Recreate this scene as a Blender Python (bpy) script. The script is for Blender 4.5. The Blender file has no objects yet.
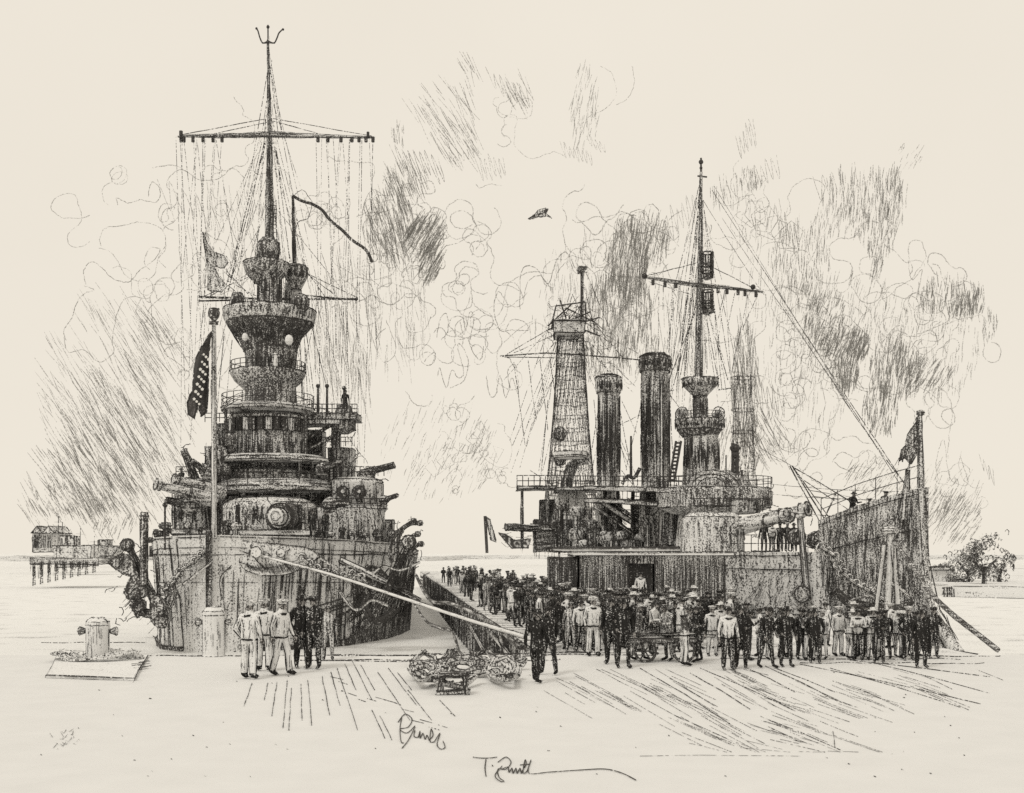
import bpy, bmesh, math, random
from mathutils import Vector, Matrix, noise as mnoise
C = bpy.context
scene = C.scene
col = scene.collection
R = math.radians
rnd = random.Random(7)
F = 1100.0; HX = 512.0; HY = 553.0; EYE = 3.1      # focal length in pixels, principal column, horizon row, eye height

# ---------------------------------------------------------------- camera
cam = bpy.data.cameras.new('camera'); camo = bpy.data.objects.new('camera', cam); col.objects.link(camo)
camo.location = (0, 0, EYE); camo.rotation_euler = (R(90), 0, 0)
cam.sensor_width = 36; cam.lens = 36 * F / 1024; cam.shift_y = (HY - 396.5) / 1024
cam.clip_start = .5; cam.clip_end = 9000
scene.camera = camo
# ---------------------------------------------------------------- sky light: pale, evenly overcast
w = bpy.data.worlds.new('World'); scene.world = w; w.use_nodes = True
wn = w.node_tree.nodes; wl = w.node_tree.links
bg = wn['Background']
SUN_EL, SUN_AZ = R(52), R(215)
skyt = wn.new('ShaderNodeTexSky'); skyt.sky_type = 'NISHITA'; skyt.sun_disc = False
skyt.sun_elevation = SUN_EL; skyt.sun_rotation = SUN_AZ
sc1 = wn.new('ShaderNodeVectorMath'); sc1.operation = 'SCALE'; sc1.inputs[3].default_value = .06
wl.new(skyt.outputs[0], sc1.inputs[0])
tc = wn.new('ShaderNodeTexCoord'); nz = wn.new('ShaderNodeTexNoise'); nz.inputs['Scale'].default_value = 5
nz.inputs['Detail'].default_value = 3
wl.new(tc.outputs['Generated'], nz.inputs['Vector'])
over = wn.new('ShaderNodeMix'); over.data_type = 'RGBA'
over.inputs[6].default_value = (.848, .785, .678, 1); over.inputs[7].default_value = (.892, .828, .720, 1)
wl.new(nz.outputs[0], over.inputs[0])
mx = wn.new('ShaderNodeMix'); mx.data_type = 'RGBA'; mx.inputs[0].default_value = .03
wl.new(over.outputs[2], mx.inputs[6]); wl.new(sc1.outputs[0], mx.inputs[7])
wl.new(mx.outputs[2], bg.inputs[0]); bg.inputs[1].default_value = 1.0
sl = bpy.data.lights.new('sun', 'SUN'); sl.energy = 1.0; sl.angle = R(14); sl.color = (1, .96, .88)
so = bpy.data.objects.new('sun', sl); col.objects.link(so)
sd = Vector((math.sin(SUN_AZ) * math.cos(SUN_EL), math.cos(SUN_AZ) * math.cos(SUN_EL), math.sin(SUN_EL)))
so.rotation_euler = sd.to_track_quat('Z', 'Y').to_euler(); so.location = (-40, -60, 90)
scene.view_settings.view_transform = 'Standard'; scene.view_settings.look = 'None'
scene.view_settings.exposure = 0; scene.view_settings.gamma = 1
scene.cycles.transparent_max_bounces = 64
scene.cycles.max_bounces = 4; scene.cycles.diffuse_bounces = 3
scene.cycles.use_denoising = False

# ---------------------------------------------------------------- materials: chalky paint worked over with charcoal strokes
PAPER = (.765, .765, .76); COAL = (.072, .069, .067); SOOT = (.028, .027, .026)
_mats = {}
def zq(d):                                    # rough inverse normal
    d = min(.985, max(.015, d)); t = math.sqrt(-2 * math.log(min(d, 1 - d)))
    z = t - (2.30753 + .27061 * t) / (1 + .99229 * t + .04481 * t * t)
    return z if d > .5 else -z
def nnoise(nt, vec, scale, detail=0.0):
    n = nt.nodes.new('ShaderNodeTexNoise'); n.inputs['Scale'].default_value = scale; n.inputs['Detail'].default_value = detail
    nt.links.new(vec, n.inputs['Vector']); return n.outputs[0]
def nmath(nt, op, a, b=None, c=None):
    m = nt.nodes.new('ShaderNodeMath'); m.operation = op
    for i, x in enumerate((a, b, c)):
        if x is None: continue
        if isinstance(x, (int, float)): m.inputs[i].default_value = x
        else: nt.links.new(x, m.inputs[i])
    return m.outputs[0]
def ramp(nt, v, lo, hi):
    m = nt.nodes.new('ShaderNodeMapRange'); m.interpolation_type = 'SMOOTHSTEP'
    nt.links.new(v, m.inputs[0]); m.inputs[1].default_value = lo; m.inputs[2].default_value = hi
    return m.outputs[0]
def bucket(Y):
    for b in (33, 48, 72, 95, 150, 420):
        if Y <= b * 1.18: return b
    return 420
def hatch(d, Y, ax='z', light=PAPER, dark=COAL):
    """chalk-white paint streaked with charcoal; d = share covered, ax = direction of the strokes"""
    b = bucket(Y); key = ('h', round(d, 2), b, ax, light, dark)
    if key in _mats: return _mats[key]
    m = bpy.data.materials.new('charcoal_on_chalk'); m.use_nodes = True; nt = m.node_tree
    bs = nt.nodes['Principled BSDF']; bs.inputs['Roughness'].default_value = .95
    bs.inputs['Specular IOR Level'].default_value = .05
    px = b / F
    t = nt.nodes.new('ShaderNodeTexCoord'); mp = nt.nodes.new('ShaderNodeMapping')
    nt.links.new(t.outputs['Object'], mp.inputs[0])
    s = {'z': (1, 1, .07), 'x': (.07, .07, 1), 'd': (1, 1, .1), 'e': (1, 1, .1)}[ax]
    mp.inputs['Scale'].default_value = s
    mp.inputs['Rotation'].default_value = {'z': (R(2), R(3), 0), 'x': (0, R(1), 0), 'd': (0, R(35), R(10)), 'e': (R(20), R(-38), 0)}[ax]
    a = nnoise(nt, mp.outputs[0], 1 / (2.0 * px), 1)
    g = nnoise(nt, t.outputs['Object'], 1 / (1.2 * px), 0)
    p = nnoise(nt, t.outputs['Object'], 1 / (26 * px), 1)
    v = nmath(nt, 'ADD', nmath(nt, 'ADD', nmath(nt, 'MULTIPLY', a, .42), nmath(nt, 'MULTIPLY', g, .42)), nmath(nt, 'MULTIPLY', p, .16))
    th = .5 + .075 * zq(d)
    f = ramp(nt, v, th + .095, th - .095)
    mix = nt.nodes.new('ShaderNodeMix'); mix.data_type = 'RGBA'
    nt.links.new(f, mix.inputs[0]); mix.inputs[6].default_value = (*light, 1); mix.inputs[7].default_value = (*dark, 1)
    nt.links.new(mix.outputs[2], bs.inputs['Base Color'])
    _mats[key] = m; return m
def crayon(Y, cover=.8, colr=COAL, soft=.14, full=1.0):
    b = bucket(Y); key = ('c', b, round(cover, 2), colr, soft, full)
    if key in _mats: return _mats[key]
    m = bpy.data.materials.new('crayon_line'); m.use_nodes = True; nt = m.node_tree
    bs = nt.nodes['Principled BSDF']; bs.inputs['Base Color'].default_value = (*colr, 1); bs.inputs['Roughness'].default_value = 1
    bs.inputs['Specular IOR Level'].default_value = 0
    px = b / F
    t = nt.nodes.new('ShaderNodeTexCoord')
    g = nnoise(nt, t.outputs['Object'], 1 / (1.5 * px), 0); p = nnoise(nt, t.outputs['Object'], 1 / (12 * px), 0)
    v = nmath(nt, 'ADD', nmath(nt, 'MULTIPLY', g, .7), nmath(nt, 'MULTIPLY', p, .3))
    th = .5 + .09 * zq(cover)
    nt.links.new(nmath(nt, 'MULTIPLY', ramp(nt, v, th + soft, th - soft), full), bs.inputs['Alpha'])
    _mats[key] = m; return m
def plain(c, name='paint'):
    key = ('p', c)
    if key in _mats: return _mats[key]
    m = bpy.data.materials.new(name); m.use_nodes = True; nt = m.node_tree; bs = nt.nodes['Principled BSDF']
    bs.inputs['Roughness'].default_value = .95; bs.inputs['Specular IOR Level'].default_value = .05
    t = nt.nodes.new('ShaderNodeTexCoord'); n = nnoise(nt, t.outputs['Object'], 1.2, 5)
    mix = nt.nodes.new('ShaderNodeMix'); mix.data_type = 'RGBA'; nt.links.new(n, mix.inputs[0])
    mix.inputs[6].default_value = tuple(x * .94 for x in c) + (1,); mix.inputs[7].default_value = tuple(min(1, x * 1.06) for x in c) + (1,)
    nt.links.new(mix.outputs[2], bs.inputs['Base Color']); _mats[key] = m; return m

# ---------------------------------------------------------------- geometry helpers
def P(px, py, Y): return Vector(((px - HX) * Y / F, Y, EYE + (HY - py) * Y / F))
def G(px, py, z=0.0):                         # the point of height z seen at px, py (below the horizon)
    Y = F * (EYE - z) / (py - HY); return Vector(((px - HX) * Y / F, Y, z))
def smooth(pts, n=6):
    pts = [Vector(p) for p in pts]; out = []
    for i in range(len(pts) - 1):
        p0 = pts[max(i - 1, 0)]; p1 = pts[i]; p2 = pts[i + 1]; p3 = pts[min(i + 2, len(pts) - 1)]
        for k in range(n):
            t = k / n
            out.append(.5 * ((2 * p1) + (p2 - p0) * t + (2 * p0 - 5 * p1 + 4 * p2 - p3) * t * t + (3 * p1 - p0 - 3 * p2 + p3) * t ** 3))
    out.append(pts[-1]); return out

class MB:
    """collects shapes (slot 0) and crayon strokes lying on them (slot 1), builds ONE mesh object"""
    def __init__(s, Y=70): s.v = []; s.f = []; s.iv = []; s.fi = []; s.Y = Y; s.px = Y / F
    def box(s, x0, x1, y0, y1, z0, z1):
        n = len(s.v)
        s.v += [Vector(p) for p in ((x0, y0, z0), (x1, y0, z0), (x1, y1, z0), (x0, y1, z0), (x0, y0, z1), (x1, y0, z1), (x1, y1, z1), (x0, y1, z1))]
        s.f += [tuple(n + i for i in q) for q in ((0, 3, 2, 1), (4, 5, 6, 7), (0, 1, 5, 4), (1, 2, 6, 5), (2, 3, 7, 6), (3, 0, 4, 7))]; return s
    def pbox(s, x0, x1, ya, yb, Y, depth):    # front face spans these pixels at depth Y
        a = P(x0, yb, Y); b = P(x1, ya, Y); return s.box(a.x, b.x, Y, Y + depth, a.z, b.z)
    def beam(s, a, b, w, h):
        a = Vector(a); b = Vector(b); d = (b - a).normalized(); up = Vector((0, 0, 1)) if abs(d.z) < .95 else Vector((0, 1, 0))
        x = d.cross(up).normalized() * w / 2; z = x.cross(d).normalized() * h / 2; n = len(s.v)
        for c in (a, b): s.v += [c - x - z, c + x - z, c + x + z, c - x + z]
        s.f += [tuple(n + i for i in q) for q in ((0, 1, 2, 3), (7, 6, 5, 4), (0, 4, 5, 1), (1, 5, 6, 2), (2, 6, 7, 3), (3, 7, 4, 0))]; return s
    def prism(s, poly, z0, z1):               # poly = (x, y) points
        n = len(s.v); k = len(poly)
        s.v += [Vector((p[0], p[1], z0)) for p in poly] + [Vector((p[0], p[1], z1)) for p in poly]
        s.f += [tuple(n + i for i in reversed(range(k))), tuple(n + k + i for i in range(k))]
        s.f += [(n + i, n + (i + 1) % k, n + k + (i + 1) % k, n + k + i) for i in range(k)]; return s
    def plate(s, pts, thick):                 # upright outline extruded along Y
        n = len(s.v); k = len(pts); pts = [Vector(p) for p in pts]
        s.v += pts + [p + Vector((0, thick, 0)) for p in pts]
        s.f += [tuple(n + i for i in range(k)), tuple(n + k + i for i in reversed(range(k)))]
        s.f += [(n + i, n + k + i, n + k + (i + 1) % k, n + (i + 1) % k) for i in range(k)]; return s
    def lathe(s, c, prof, n=24, sx=1, sy=1, caps=True, axis='z', a0=0):
        c = Vector(c); b = len(s.v)
        for r, z in prof:
            for i in range(n):
                a = 2 * math.pi * i / n + a0
                x, y = r * sx * math.cos(a), r * sy * math.sin(a)
                s.v.append(c + (Vector((x, y, z)) if axis == 'z' else Vector((x, z, y)) if axis == 'y' else Vector((z, x, y))))
        for j in range(len(prof) - 1):
            for i in range(n): s.f.append((b + j * n + i, b + j * n + (i + 1) % n, b + (j + 1) * n + (i + 1) % n, b + (j + 1) * n + i))
        if caps:
            s.f.append(tuple(b + i for i in reversed(range(n)))); e = b + (len(prof) - 1) * n
            s.f.append(tuple(e + i for i in range(n)))
        return s
    def turn(s, cx, Y, prof, n=24, sy=1, caps=True):   # profile given as (half width px, row px), from the top down
        k = Y / F; p = [(hw * k, EYE + (HY - py) * k) for hw, py in reversed(prof)]
        return s.lathe(((cx - HX) * k, Y, 0), p, n, 1, sy, caps)
    def ball(s, c, r, n=12, sx=1, sy=1, sz=1):
        m = max(4, n // 2); return s.lathe(c, [(r * math.sin(math.pi * j / m) + 1e-4, -r * sz * math.cos(math.pi * j / m)) for j in range(m + 1)], n, sx, sy, True)
    def tube(s, pts, r, n=8, ink=False):
        V_, F_ = (s.iv, s.fi) if ink else (s.v, s.f)
        pts = [Vector(p) for p in pts]; k = len(pts); rs = r if isinstance(r, (list, tuple)) else [r] * k
        b = len(V_); d = (pts[-1] - pts[0]); prev = None
        for i, p in enumerate(pts):
            t = pts[min(i + 1, k - 1)] - pts[max(i - 1, 0)]
            if t.length < 1e-9: t = Vector((0, 0, 1))
            t.normalize()
            if prev is None: u = t.cross(Vector((0, 1, .13)));  u = u if u.length > .05 else t.cross(Vector((1, 0, 0)))
            else: u = prev - t * prev.dot(t)
            if u.length < 1e-6: u = t.orthogonal()
            u.normalize(); prev = u; q = t.cross(u)
            for j in range(n):
                a = 2 * math.pi * j / n; V_.append(p + (u * math.cos(a) + q * math.sin(a)) * rs[i])
        for i in range(k - 1):
            for j in range(n): F_.append((b + i * n + j, b + i * n + (j + 1) % n, b + (i + 1) * n + (j + 1) % n, b + (i + 1) * n + j))
        F_.append(tuple(b + j for j in reversed(range(n)))); e = b + (k - 1) * n; F_.append(tuple(e + j for j in range(n)))
        return s
    def ink(s, pts, k=1.0, jit=.35, sub=1, taper=True):    # a crayon stroke, k pixels wide at this distance
        pts = [Vector(p) for p in pts]
        if sub > 1:
            q = []
            for i in range(len(pts) - 1): q += [pts[i].lerp(pts[i + 1], t / sub) for t in range(sub)]
            pts = q + [pts[-1]]
        j = jit * s.px; pts = [p + Vector((rnd.uniform(-j, j), rnd.uniform(-j, j), rnd.uniform(-j, j))) for p in pts]
        r = .5 * k * s.px; n = len(pts)
        rs = [r * rnd.uniform(.7, 1.25) * (.55 if taper and i in (0, n - 1) else 1) for i in range(n)]
        return s.tube(pts, rs, 3, ink=True)
    def build(s, name, mat, parent=None, edges=1.0, ang=32, cover=.78, off=None, keep=.93):
        me = bpy.data.meshes.new(name)
        if edges and s.f:
            bm = bmesh.new(); vs = [bm.verts.new(p) for p in s.v]
            for f in s.f:
                try: bm.faces.new([vs[i] for i in f])
                except ValueError: pass
            bmesh.ops.remove_doubles(bm, verts=bm.verts, dist=1e-4); bm.normal_update()
            for e in bm.edges:
                lf = e.link_faces
                if len(lf) == 2 and (lf[0].normal.length < .5 or lf[1].normal.length < .5 or lf[0].normal.angle(lf[1].normal, 0) < R(ang)): continue
                a, b = e.verts[0].co, e.verts[1].co; L = (a - b).length / s.px
                if L < 1.2 or rnd.random() > keep: continue
                s.ink([a, b], edges * rnd.uniform(.75, 1.3), .45, max(1, min(8, int(L / 9))), taper=False)
                if L > 10 and rnd.random() < .6: d_ = (b - a) * rnd.uniform(-.06, .08); s.ink([a - d_, b + d_], edges * rnd.uniform(.5, .8), 1.1, 3)
            bm.free()
        o0 = Vector(off) if off is not None else (root_of(parent) if parent is not None else Vector((0, 0, 0)))
        nv = len(s.v)
        me.from_pydata([tuple(p - o0) for p in s.v] + [tuple(p - o0) for p in s.iv], [], s.f + [tuple(i + nv for i in f) for f in s.fi])
        me.materials.append(mat if mat else crayon(s.Y, cover))
        if s.fi:
            me.materials.append(crayon(s.Y, cover))
            me.polygons.foreach_set('material_index', [0] * len(s.f) + [1] * len(s.fi))
        me.update()
        o = bpy.data.objects.new(name, me); col.objects.link(o)
        if parent is not None: o.parent = parent
        else: o.location = o0
        return o
def root_of(o):
    while o.parent is not None: o = o.parent
    return Vector(o.location)
def tag(o, label=None, cat=None, group=None, kind=None):
    if label: o['label'] = label
    if cat: o['category'] = cat
    if group: o['group'] = group
    if kind: o['kind'] = kind
    return o
def thing(name, loc, label, cat, group=None):
    o = bpy.data.objects.new(name, None); o.empty_display_size = .3; col.objects.link(o); o.location = loc
    return tag(o, label, cat, group)
def line(name, parent, a, b, Y=None, k=.8, sag=0, cover=.55, n=6):   # one rope or wire
    Y = Y or (a[1] + b[1]) / 2; m = MB(Y); a = Vector(a); b = Vector(b)
    pts = [a.lerp(b, t / n) - Vector((0, 0, 4 * sag * (t / n) * (1 - t / n))) for t in range(n + 1)]
    r = .5 * k * m.px
    m.tube([p + Vector((rnd.uniform(-1, 1), 0, rnd.uniform(-1, 1))) * .25 * m.px for p in pts], [r * rnd.uniform(.75, 1.2) for _ in pts], 4)
    return m.build(name, crayon(Y, cover), parent, edges=0)
def ring_rail(parent, cx, Y, hw, ytop, ybot, sy=1, n=20, name='railing', k=.9):
    m = MB(Y); q = Y / F; c = Vector(((cx - HX) * q, Y, 0)); r = hw * q; zt = EYE + (HY - ytop) * q; zb = EYE + (HY - ybot) * q
    for z in (zt, (zt + zb) / 2):
        m.tube([c + Vector((r * math.cos(2 * math.pi * i / 32), r * sy * math.sin(2 * math.pi * i / 32), z)) for i in range(33)], .5 * k * q, 4)
    for i in range(n):
        a = 2 * math.pi * i / n; p = c + Vector((r * math.cos(a), r * sy * math.sin(a), 0))
        m.tube([p + Vector((0, 0, zb)), p + Vector((0, 0, zt))], .45 * k * q, 4)
    return m.build(name, crayon(Y, .85), parent, edges=0)
def rail(parent, pts, h, n, Y, name='railing', k=.9, rows=2):
    m = MB(Y); pts = [Vector(p) for p in pts]; r = .5 * k * m.px
    for j in range(rows): m.tube([p + Vector((0, 0, h * (1 - j / rows))) for p in pts], r, 4)
    L = [0]
    for i in range(1, len(pts)): L.append(L[-1] + (pts[i] - pts[i - 1]).length)
    for q in range(n + 1):
        t = L[-1] * q / n; i = max(j for j in range(len(pts)) if L[j] <= t + 1e-6); i = min(i, len(pts) - 2)
        p = pts[i].lerp(pts[i + 1], (t - L[i]) / max(1e-6, L[i + 1] - L[i]))
        m.tube([p, p + Vector((0, 0, h * 1.02))], r, 4)
    return m.build(name, crayon(Y, .85), parent, edges=0)
def streaks(m, cx, Y, hw, y0, y1, n, k=.9, sy=1.0, front=True):   # vertical seams on a round tower
    q = Y / F
    for _ in range(n):
        a = rnd.uniform(math.pi, 2 * math.pi) if front else rnd.uniform(0, 2 * math.pi)
        t0 = rnd.uniform(0, .6); t1 = rnd.uniform(t0 + .15, 1)
        def pt(t):
            h = hw(t) if callable(hw) else hw; z = EYE + (HY - (y0 + (y1 - y0) * t)) * q
            return Vector(((cx - HX) * q + h * q * math.cos(a), Y + h * q * sy * math.sin(a), z))
        m.ink([pt(t0), pt((t0 + t1) / 2), pt(t1)], k)

# ================================================================ the setting
WZ = -2.5; QY = 33.4
m = MB(420); m.box(-4000, 4000, -60, 8000, WZ - 1, WZ)
wt = m.build('water', hatch(.01, 95, 'x', light=(.80, .80, .79)), edges=0); tag(wt, kind='structure')
m = MB(40); m.box(-300, 300, -40, QY, WZ - .5, 0)
def gs(pts, k=.9, jit=.4, sub=4): # stroke lying on the paving through these pixels
    q = [G(x, y, .012) for x, y in pts]; o = []
    for i in range(len(q) - 1):
        for t in range(sub): o.append(q[i].lerp(q[i + 1], t / sub))
    o.append(q[-1]); pts3 = [p + Vector((rnd.uniform(-1, 1) * .4 * p.y / F * jit * 2, rnd.uniform(-1, 1) * p.y / F, 0)) for p in o]
    sv = m.px; m.tube(pts3, [.5 * k * p.y / F * rnd.uniform(.7, 1.2) for p in pts3], 3, ink=True)
# quay edge, drawn twice
for (x0, x1, y, k) in ((150, 420, 656, 1.6), (330, 655, 655, 1.4), (335, 560, 660, 1.5), (420, 545, 653, 1.2), (735, 1000, 656, 1.1), (42, 146, 643, 1), (720, 960, 659, 1.2), (800, 985, 663, 1), (300, 420, 661, 1.5)):
    xs = list(range(x0, x1, 22)) + [x1]
    gs([(x, y + rnd.uniform(-.8, .8)) for x in xs], k, sub=2)
# plank joints seen as lines running away from the viewer
def plank(x, y0, y1, k=.8):
    vx = 298 + (x - 300) * .02
    def at(y): return vx + (x - vx) * (y - HY) / (y0 - HY)
    gs([(at(y0), y0), (at(y1), y1)], k, sub=5)
for x, a, b in ((252, 683, 706), (268, 683, 700), (277, 682, 716), (287, 680, 728), (291, 688, 730), (301, 684, 720), (308, 680, 725), (322, 676, 715), (331, 672, 705), (337, 668, 730), (345, 664, 690), (352, 660, 700), (361, 665, 690), (378, 672, 720), (388, 668, 705), (397, 672, 690), (408, 690, 720), (372, 710, 738), (440, 700, 716), (380, 716, 740)):
    plank(x, a, b, .95)
for i in range(13):
    x = 330 + i * 9; y = 680 + i * 4.2 + rnd.uniform(-8, 8); gs([(x, y), (x + rnd.uniform(8, 14), y + 3)], .8, sub=1)
for i in range(150):                          # the worn planking in front of the crowd
    cx, cy = rnd.choice(((575, 690), (620, 684), (660, 690), (700, 700), (770, 728), (800, 700), (690, 725), (850, 690), (640, 672), (790, 735), (730, 672), (900, 682)))
    x = cx + rnd.gauss(0, 26); y = max(669, cy + rnd.gauss(0, 9)); L = rnd.uniform(18, 55)
    sl = rnd.uniform(.42, .62) if x < 740 else rnd.uniform(.22, .5)
    gs([(x, y), (x + L, min(752, y + L * sl))], rnd.uniform(.4, .65), sub=3)
for x, y, L, s_ in ((765, 666, 72, .48), (775, 668, 60, .4), (800, 664, 180, .22), (830, 668, 130, .3), (870, 662, 120, .26), (700, 668, 95, .45), (690, 673, 60, .6), (850, 660, 140, .12), (745, 667, 50, .5), (640, 668, 90, .62), (760, 716, 80, .42)):
    gs([(x, y), (x + L * .5, y + L * s_ * .47), (x + L, y + L * s_)], 1.0, sub=4)
gs([(640, 756), (700, 755), (800, 756)], .6); gs([(833, 731), (835, 747)], .9)
for _ in range(60):
    x, y = rnd.uniform(30, 1000), rnd.uniform(672, 780); gs([(x, y), (x + 1.4, y + .5)], rnd.uniform(.7, 1.3), sub=1)
for _ in range(26): x = 66 + rnd.gauss(0, 6); y = 741 + rnd.gauss(0, 5); gs([(x, y), (x + rnd.uniform(-5, 5), y - rnd.uniform(0, 5))], .55, sub=1)
q = m.build('quay', plain((.715, .715, .71), 'pale_paving'), edges=0, cover=.55); tag(q, kind='structure')

# the pier between the ships, on timber piles
pv = thing('timber_pier', (2, 60, WZ), 'long timber pier between the two warships crowded with people', 'pier')
def pe(Y): return .9 - 15.9 * (Y - QY) / 146.6           # x of its left edge
m = MB(60)
edge_l = [(pe(Y), Y) for Y in (QY + .01, 50, 70, 110, 180)]; edge_r = [(-8, 180), (-3, 110), (1.5, 85), (5.0, 70), (8.2, 60), (10.6, 56), (13.2, 51), (14.2, QY + .01)]
m.prism(edge_l + edge_r, -.55, 0)
for i in range(60):
    Y = 34 + i * i * .04; m.ink([(pe(Y), Y, .01), (pe(Y) + rnd.uniform(.6, 3), Y, .01)], .9)
m.build('deck', hatch(.08, 48, 'x'), pv)
m = MB(60)
for i in range(3):
    for k_ in range(len(edge_l) - 1):
        a, b = edge_l[k_], edge_l[k_ + 1]; z = (-.75, -1.25, -1.75)[i]
        m.beam((a[0] + .05, a[1], z), (b[0] + .05, b[1], z), .1, .22)
m.build('waling', hatch(.6, 60, 'x'), pv)
m = MB(60); m.prism([(x + .45, y) for x, y in edge_l] + [(x + 2.2, y) for x, y in reversed(edge_l)], WZ - .4, -.56)
m.build('sheet_wall', hatch(.28, 60, 'z'), pv)
Y = 34.6; i = 0
while Y < 165 and i < 55:
    mm = MB(Y); mm.tube([(pe(Y) - .02, Y, WZ - .4), (pe(Y) - .02 + rnd.uniform(-.05, .05), Y, -.02)], .17, 8)
    mm.ink([(pe(Y) - .2, Y, WZ), (pe(Y) - .2, Y, -.1)], 1.6)
    mm.build('pile', hatch(.66, 60, 'z'), pv, edges=.8); Y += 1.25 + .02 * (Y - 34); i += 1
m = MB(60)
for Ya, Yb, z0, z1 in ((36, 60, -.3, -2.3), (34, 48, -.9, -.4), (40, 75, -2.2, -.2), (34.5, 44, -2.2, -.3)):
    m.beam((pe(Ya) - .22, Ya, z0), (pe(Yb) - .22, Yb, z1), .08, .16)
m.build('brace', hatch(.35, 48, 'x'), pv)

# ================================================================ smoke and clouds: scribbled wisps hanging in the air
def wisp(name, label, Y0, items, cover=.42, cat='cloud'):
    m = MB(Y0)
    def D(): return Y0 + rnd.uniform(-14, 14)
    for it in items:
        kd = it[0]
        if kd == 'h':                          # hatch: centre, radii, angle of the strokes, count, length, width
            _, cx, cy, rx, ry, ang, n, L, k = it
            for _ in range(int(n * .8)):
                a = rnd.uniform(0, 6.28); r = math.sqrt(rnd.random()); x = cx + rx * r * math.cos(a); y = cy + ry * r * math.sin(a)
                t = R(ang + rnd.gauss(0, 6)); l = L * rnd.uniform(.4, 1.2) / 2; Y = D()
                m.ink([P(x - l * math.cos(t), y + l * math.sin(t), Y), P(x, y + rnd.uniform(-.6, .6), Y), P(x + l * math.cos(t), y - l * math.sin(t), Y)], k * rnd.uniform(1.1, 2.0), .3)
        elif kd == 'l':                        # a line through points
            Y = D(); pts = smooth([P(x, y, Y) for x, y in it[1]], 7)
            m.ink(pts, it[2] if len(it) > 2 else .9, .45)
        elif kd == 'r':                        # loose random curls wandering over an area
            _, cx, cy, rx, ry, n, rad, k = it
            for _ in range(n):
                Y = D(); x = cx + rnd.uniform(-rx, rx); y = cy + rnd.uniform(-ry, ry); a = rnd.uniform(0, 6.28); cv = rnd.choice((-1, 1)) * rnd.uniform(.25, .6); pts = []
                for i in range(rnd.randint(10, 34)):
                    pts.append(P(x, y, Y)); st = rad * .38; x += st * math.cos(a); y += st * math.sin(a); a += cv + rnd.gauss(0, .25)
                    if rnd.random() < .14: cv = -cv * rnd.uniform(.6, 1.4)
                m.ink(smooth(pts, 4), k * rnd.uniform(1.0, 1.5), .3)
        elif kd == 'z':                        # zigzag between two points: amplitude vector, count
            _, x0, y0, x1, y1, ax_, ay_, n, k = it; Y = D(); pts = []
            for i in range(2 * n + 1):
                t = i / (2 * n); s_ = 1 if i % 2 else -1; g = rnd.uniform(.6, 1.15)
                pts.append(P(x0 + (x1 - x0) * t + s_ * ax_ * g, y0 + (y1 - y0) * t + s_ * ay_ * g, Y))
            m.ink(smooth(pts, 5), k, .3)
        elif kd == 'o':                        # curly loops along a path
            _, path, rad, n, k = it; Y = D(); pts = smooth([P(x, y, Y) for x, y in path], 12); o = []
            for i, p in enumerate(pts):
                a = 2 * math.pi * n * i / len(pts); g = rad * Y / F * (1 + .25 * math.sin(a * .37)); o.append(p + Vector((g * math.cos(a), 0, g * math.sin(a) * 1.15)))
            m.ink(o, k, .3)
    me = bpy.data.meshes.new(name); c0 = sum(m.iv, Vector()) / len(m.iv)
    me.from_pydata([tuple(p - c0) for p in m.iv], [], m.fi); me.materials.append(crayon(Y0, cover + .10, (.22, .215, .205), .22, .52 if Y0 > 435 else .66)); me.update()
    o = bpy.data.objects.new(name, me); col.objects.link(o); o.location = c0
    return tag(o, label, cat, kind='stuff')
# --- left bank of cloud
wisp('cloud', 'pale curling cloud with slanting rain strokes left of the battleship mast', 420, [
    ('l', [(118, 205), (117, 198), (128, 203), (140, 200), (156, 202), (160, 190), (152, 182), (148, 196)], .8),
    ('l', [(101, 246), (100, 238), (106, 228), (122, 226), (140, 222), (160, 228), (166, 244), (158, 258), (166, 268)], .8),
    ('l', [(86, 285), (84, 270), (92, 262), (102, 268), (112, 278), (128, 282), (140, 270), (152, 262), (160, 250), (150, 248), (144, 262), (150, 270)], .9),
    ('l', [(66, 340), (64, 330), (72, 318), (76, 304), (84, 294), (94, 290), (84, 286)], .9),
    ('l', [(64, 336), (68, 352), (84, 350), (100, 362), (114, 352), (112, 342), (116, 318), (124, 300), (140, 298), (136, 312), (146, 322), (150, 308), (166, 294)], .9),
    ('l', [(150, 296), (154, 330), (166, 344), (180, 342), (164, 352), (182, 366), (186, 374)], .8),
    ('z', 160, 190, 240, 230, 4, 16, 6, .7), ('l', [(152, 168), (176, 166), (200, 180), (220, 178), (232, 168), (246, 180)], .9),
    ('h', 120, 430, 55, 60, 122, 330, 34, .62), ('h', 90, 470, 55, 45, 124, 260, 26, .62), ('h', 150, 350, 24, 36, 124, 90, 34, .6),
    ('h', 70, 500, 40, 18, 120, 130, 18, .7), ('h', 150, 480, 50, 40, 122, 150, 26, .6),
    ('h', 120, 525, 26, 10, 70, 50, 12, .7)], .40)
wisp('cloud', 'faint wisp of slanting strokes high above the left battleship', 430, [
    ('h', 440, 110, 30, 26, 122, 55, 34, .55), ('h', 455, 140, 26, 22, 122, 50, 34, .6), ('h', 470, 75, 10, 22, 118, 14, 30, .55),
    ('z', 490, 80, 530, 100, 4, 12, 6, .6), ('h', 518, 92, 12, 16, 118, 20, 28, .65), ('h', 398, 135, 8, 10, 90, 30, 10, .6),
    ('z', 455, 158, 480, 152, 2, 5, 5, .65), ('z', 478, 170, 505, 165, 3, 12, 6, .6), ('l', [(476, 184), (480, 188), (490, 184), (502, 186)], .7)], .36)
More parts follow.
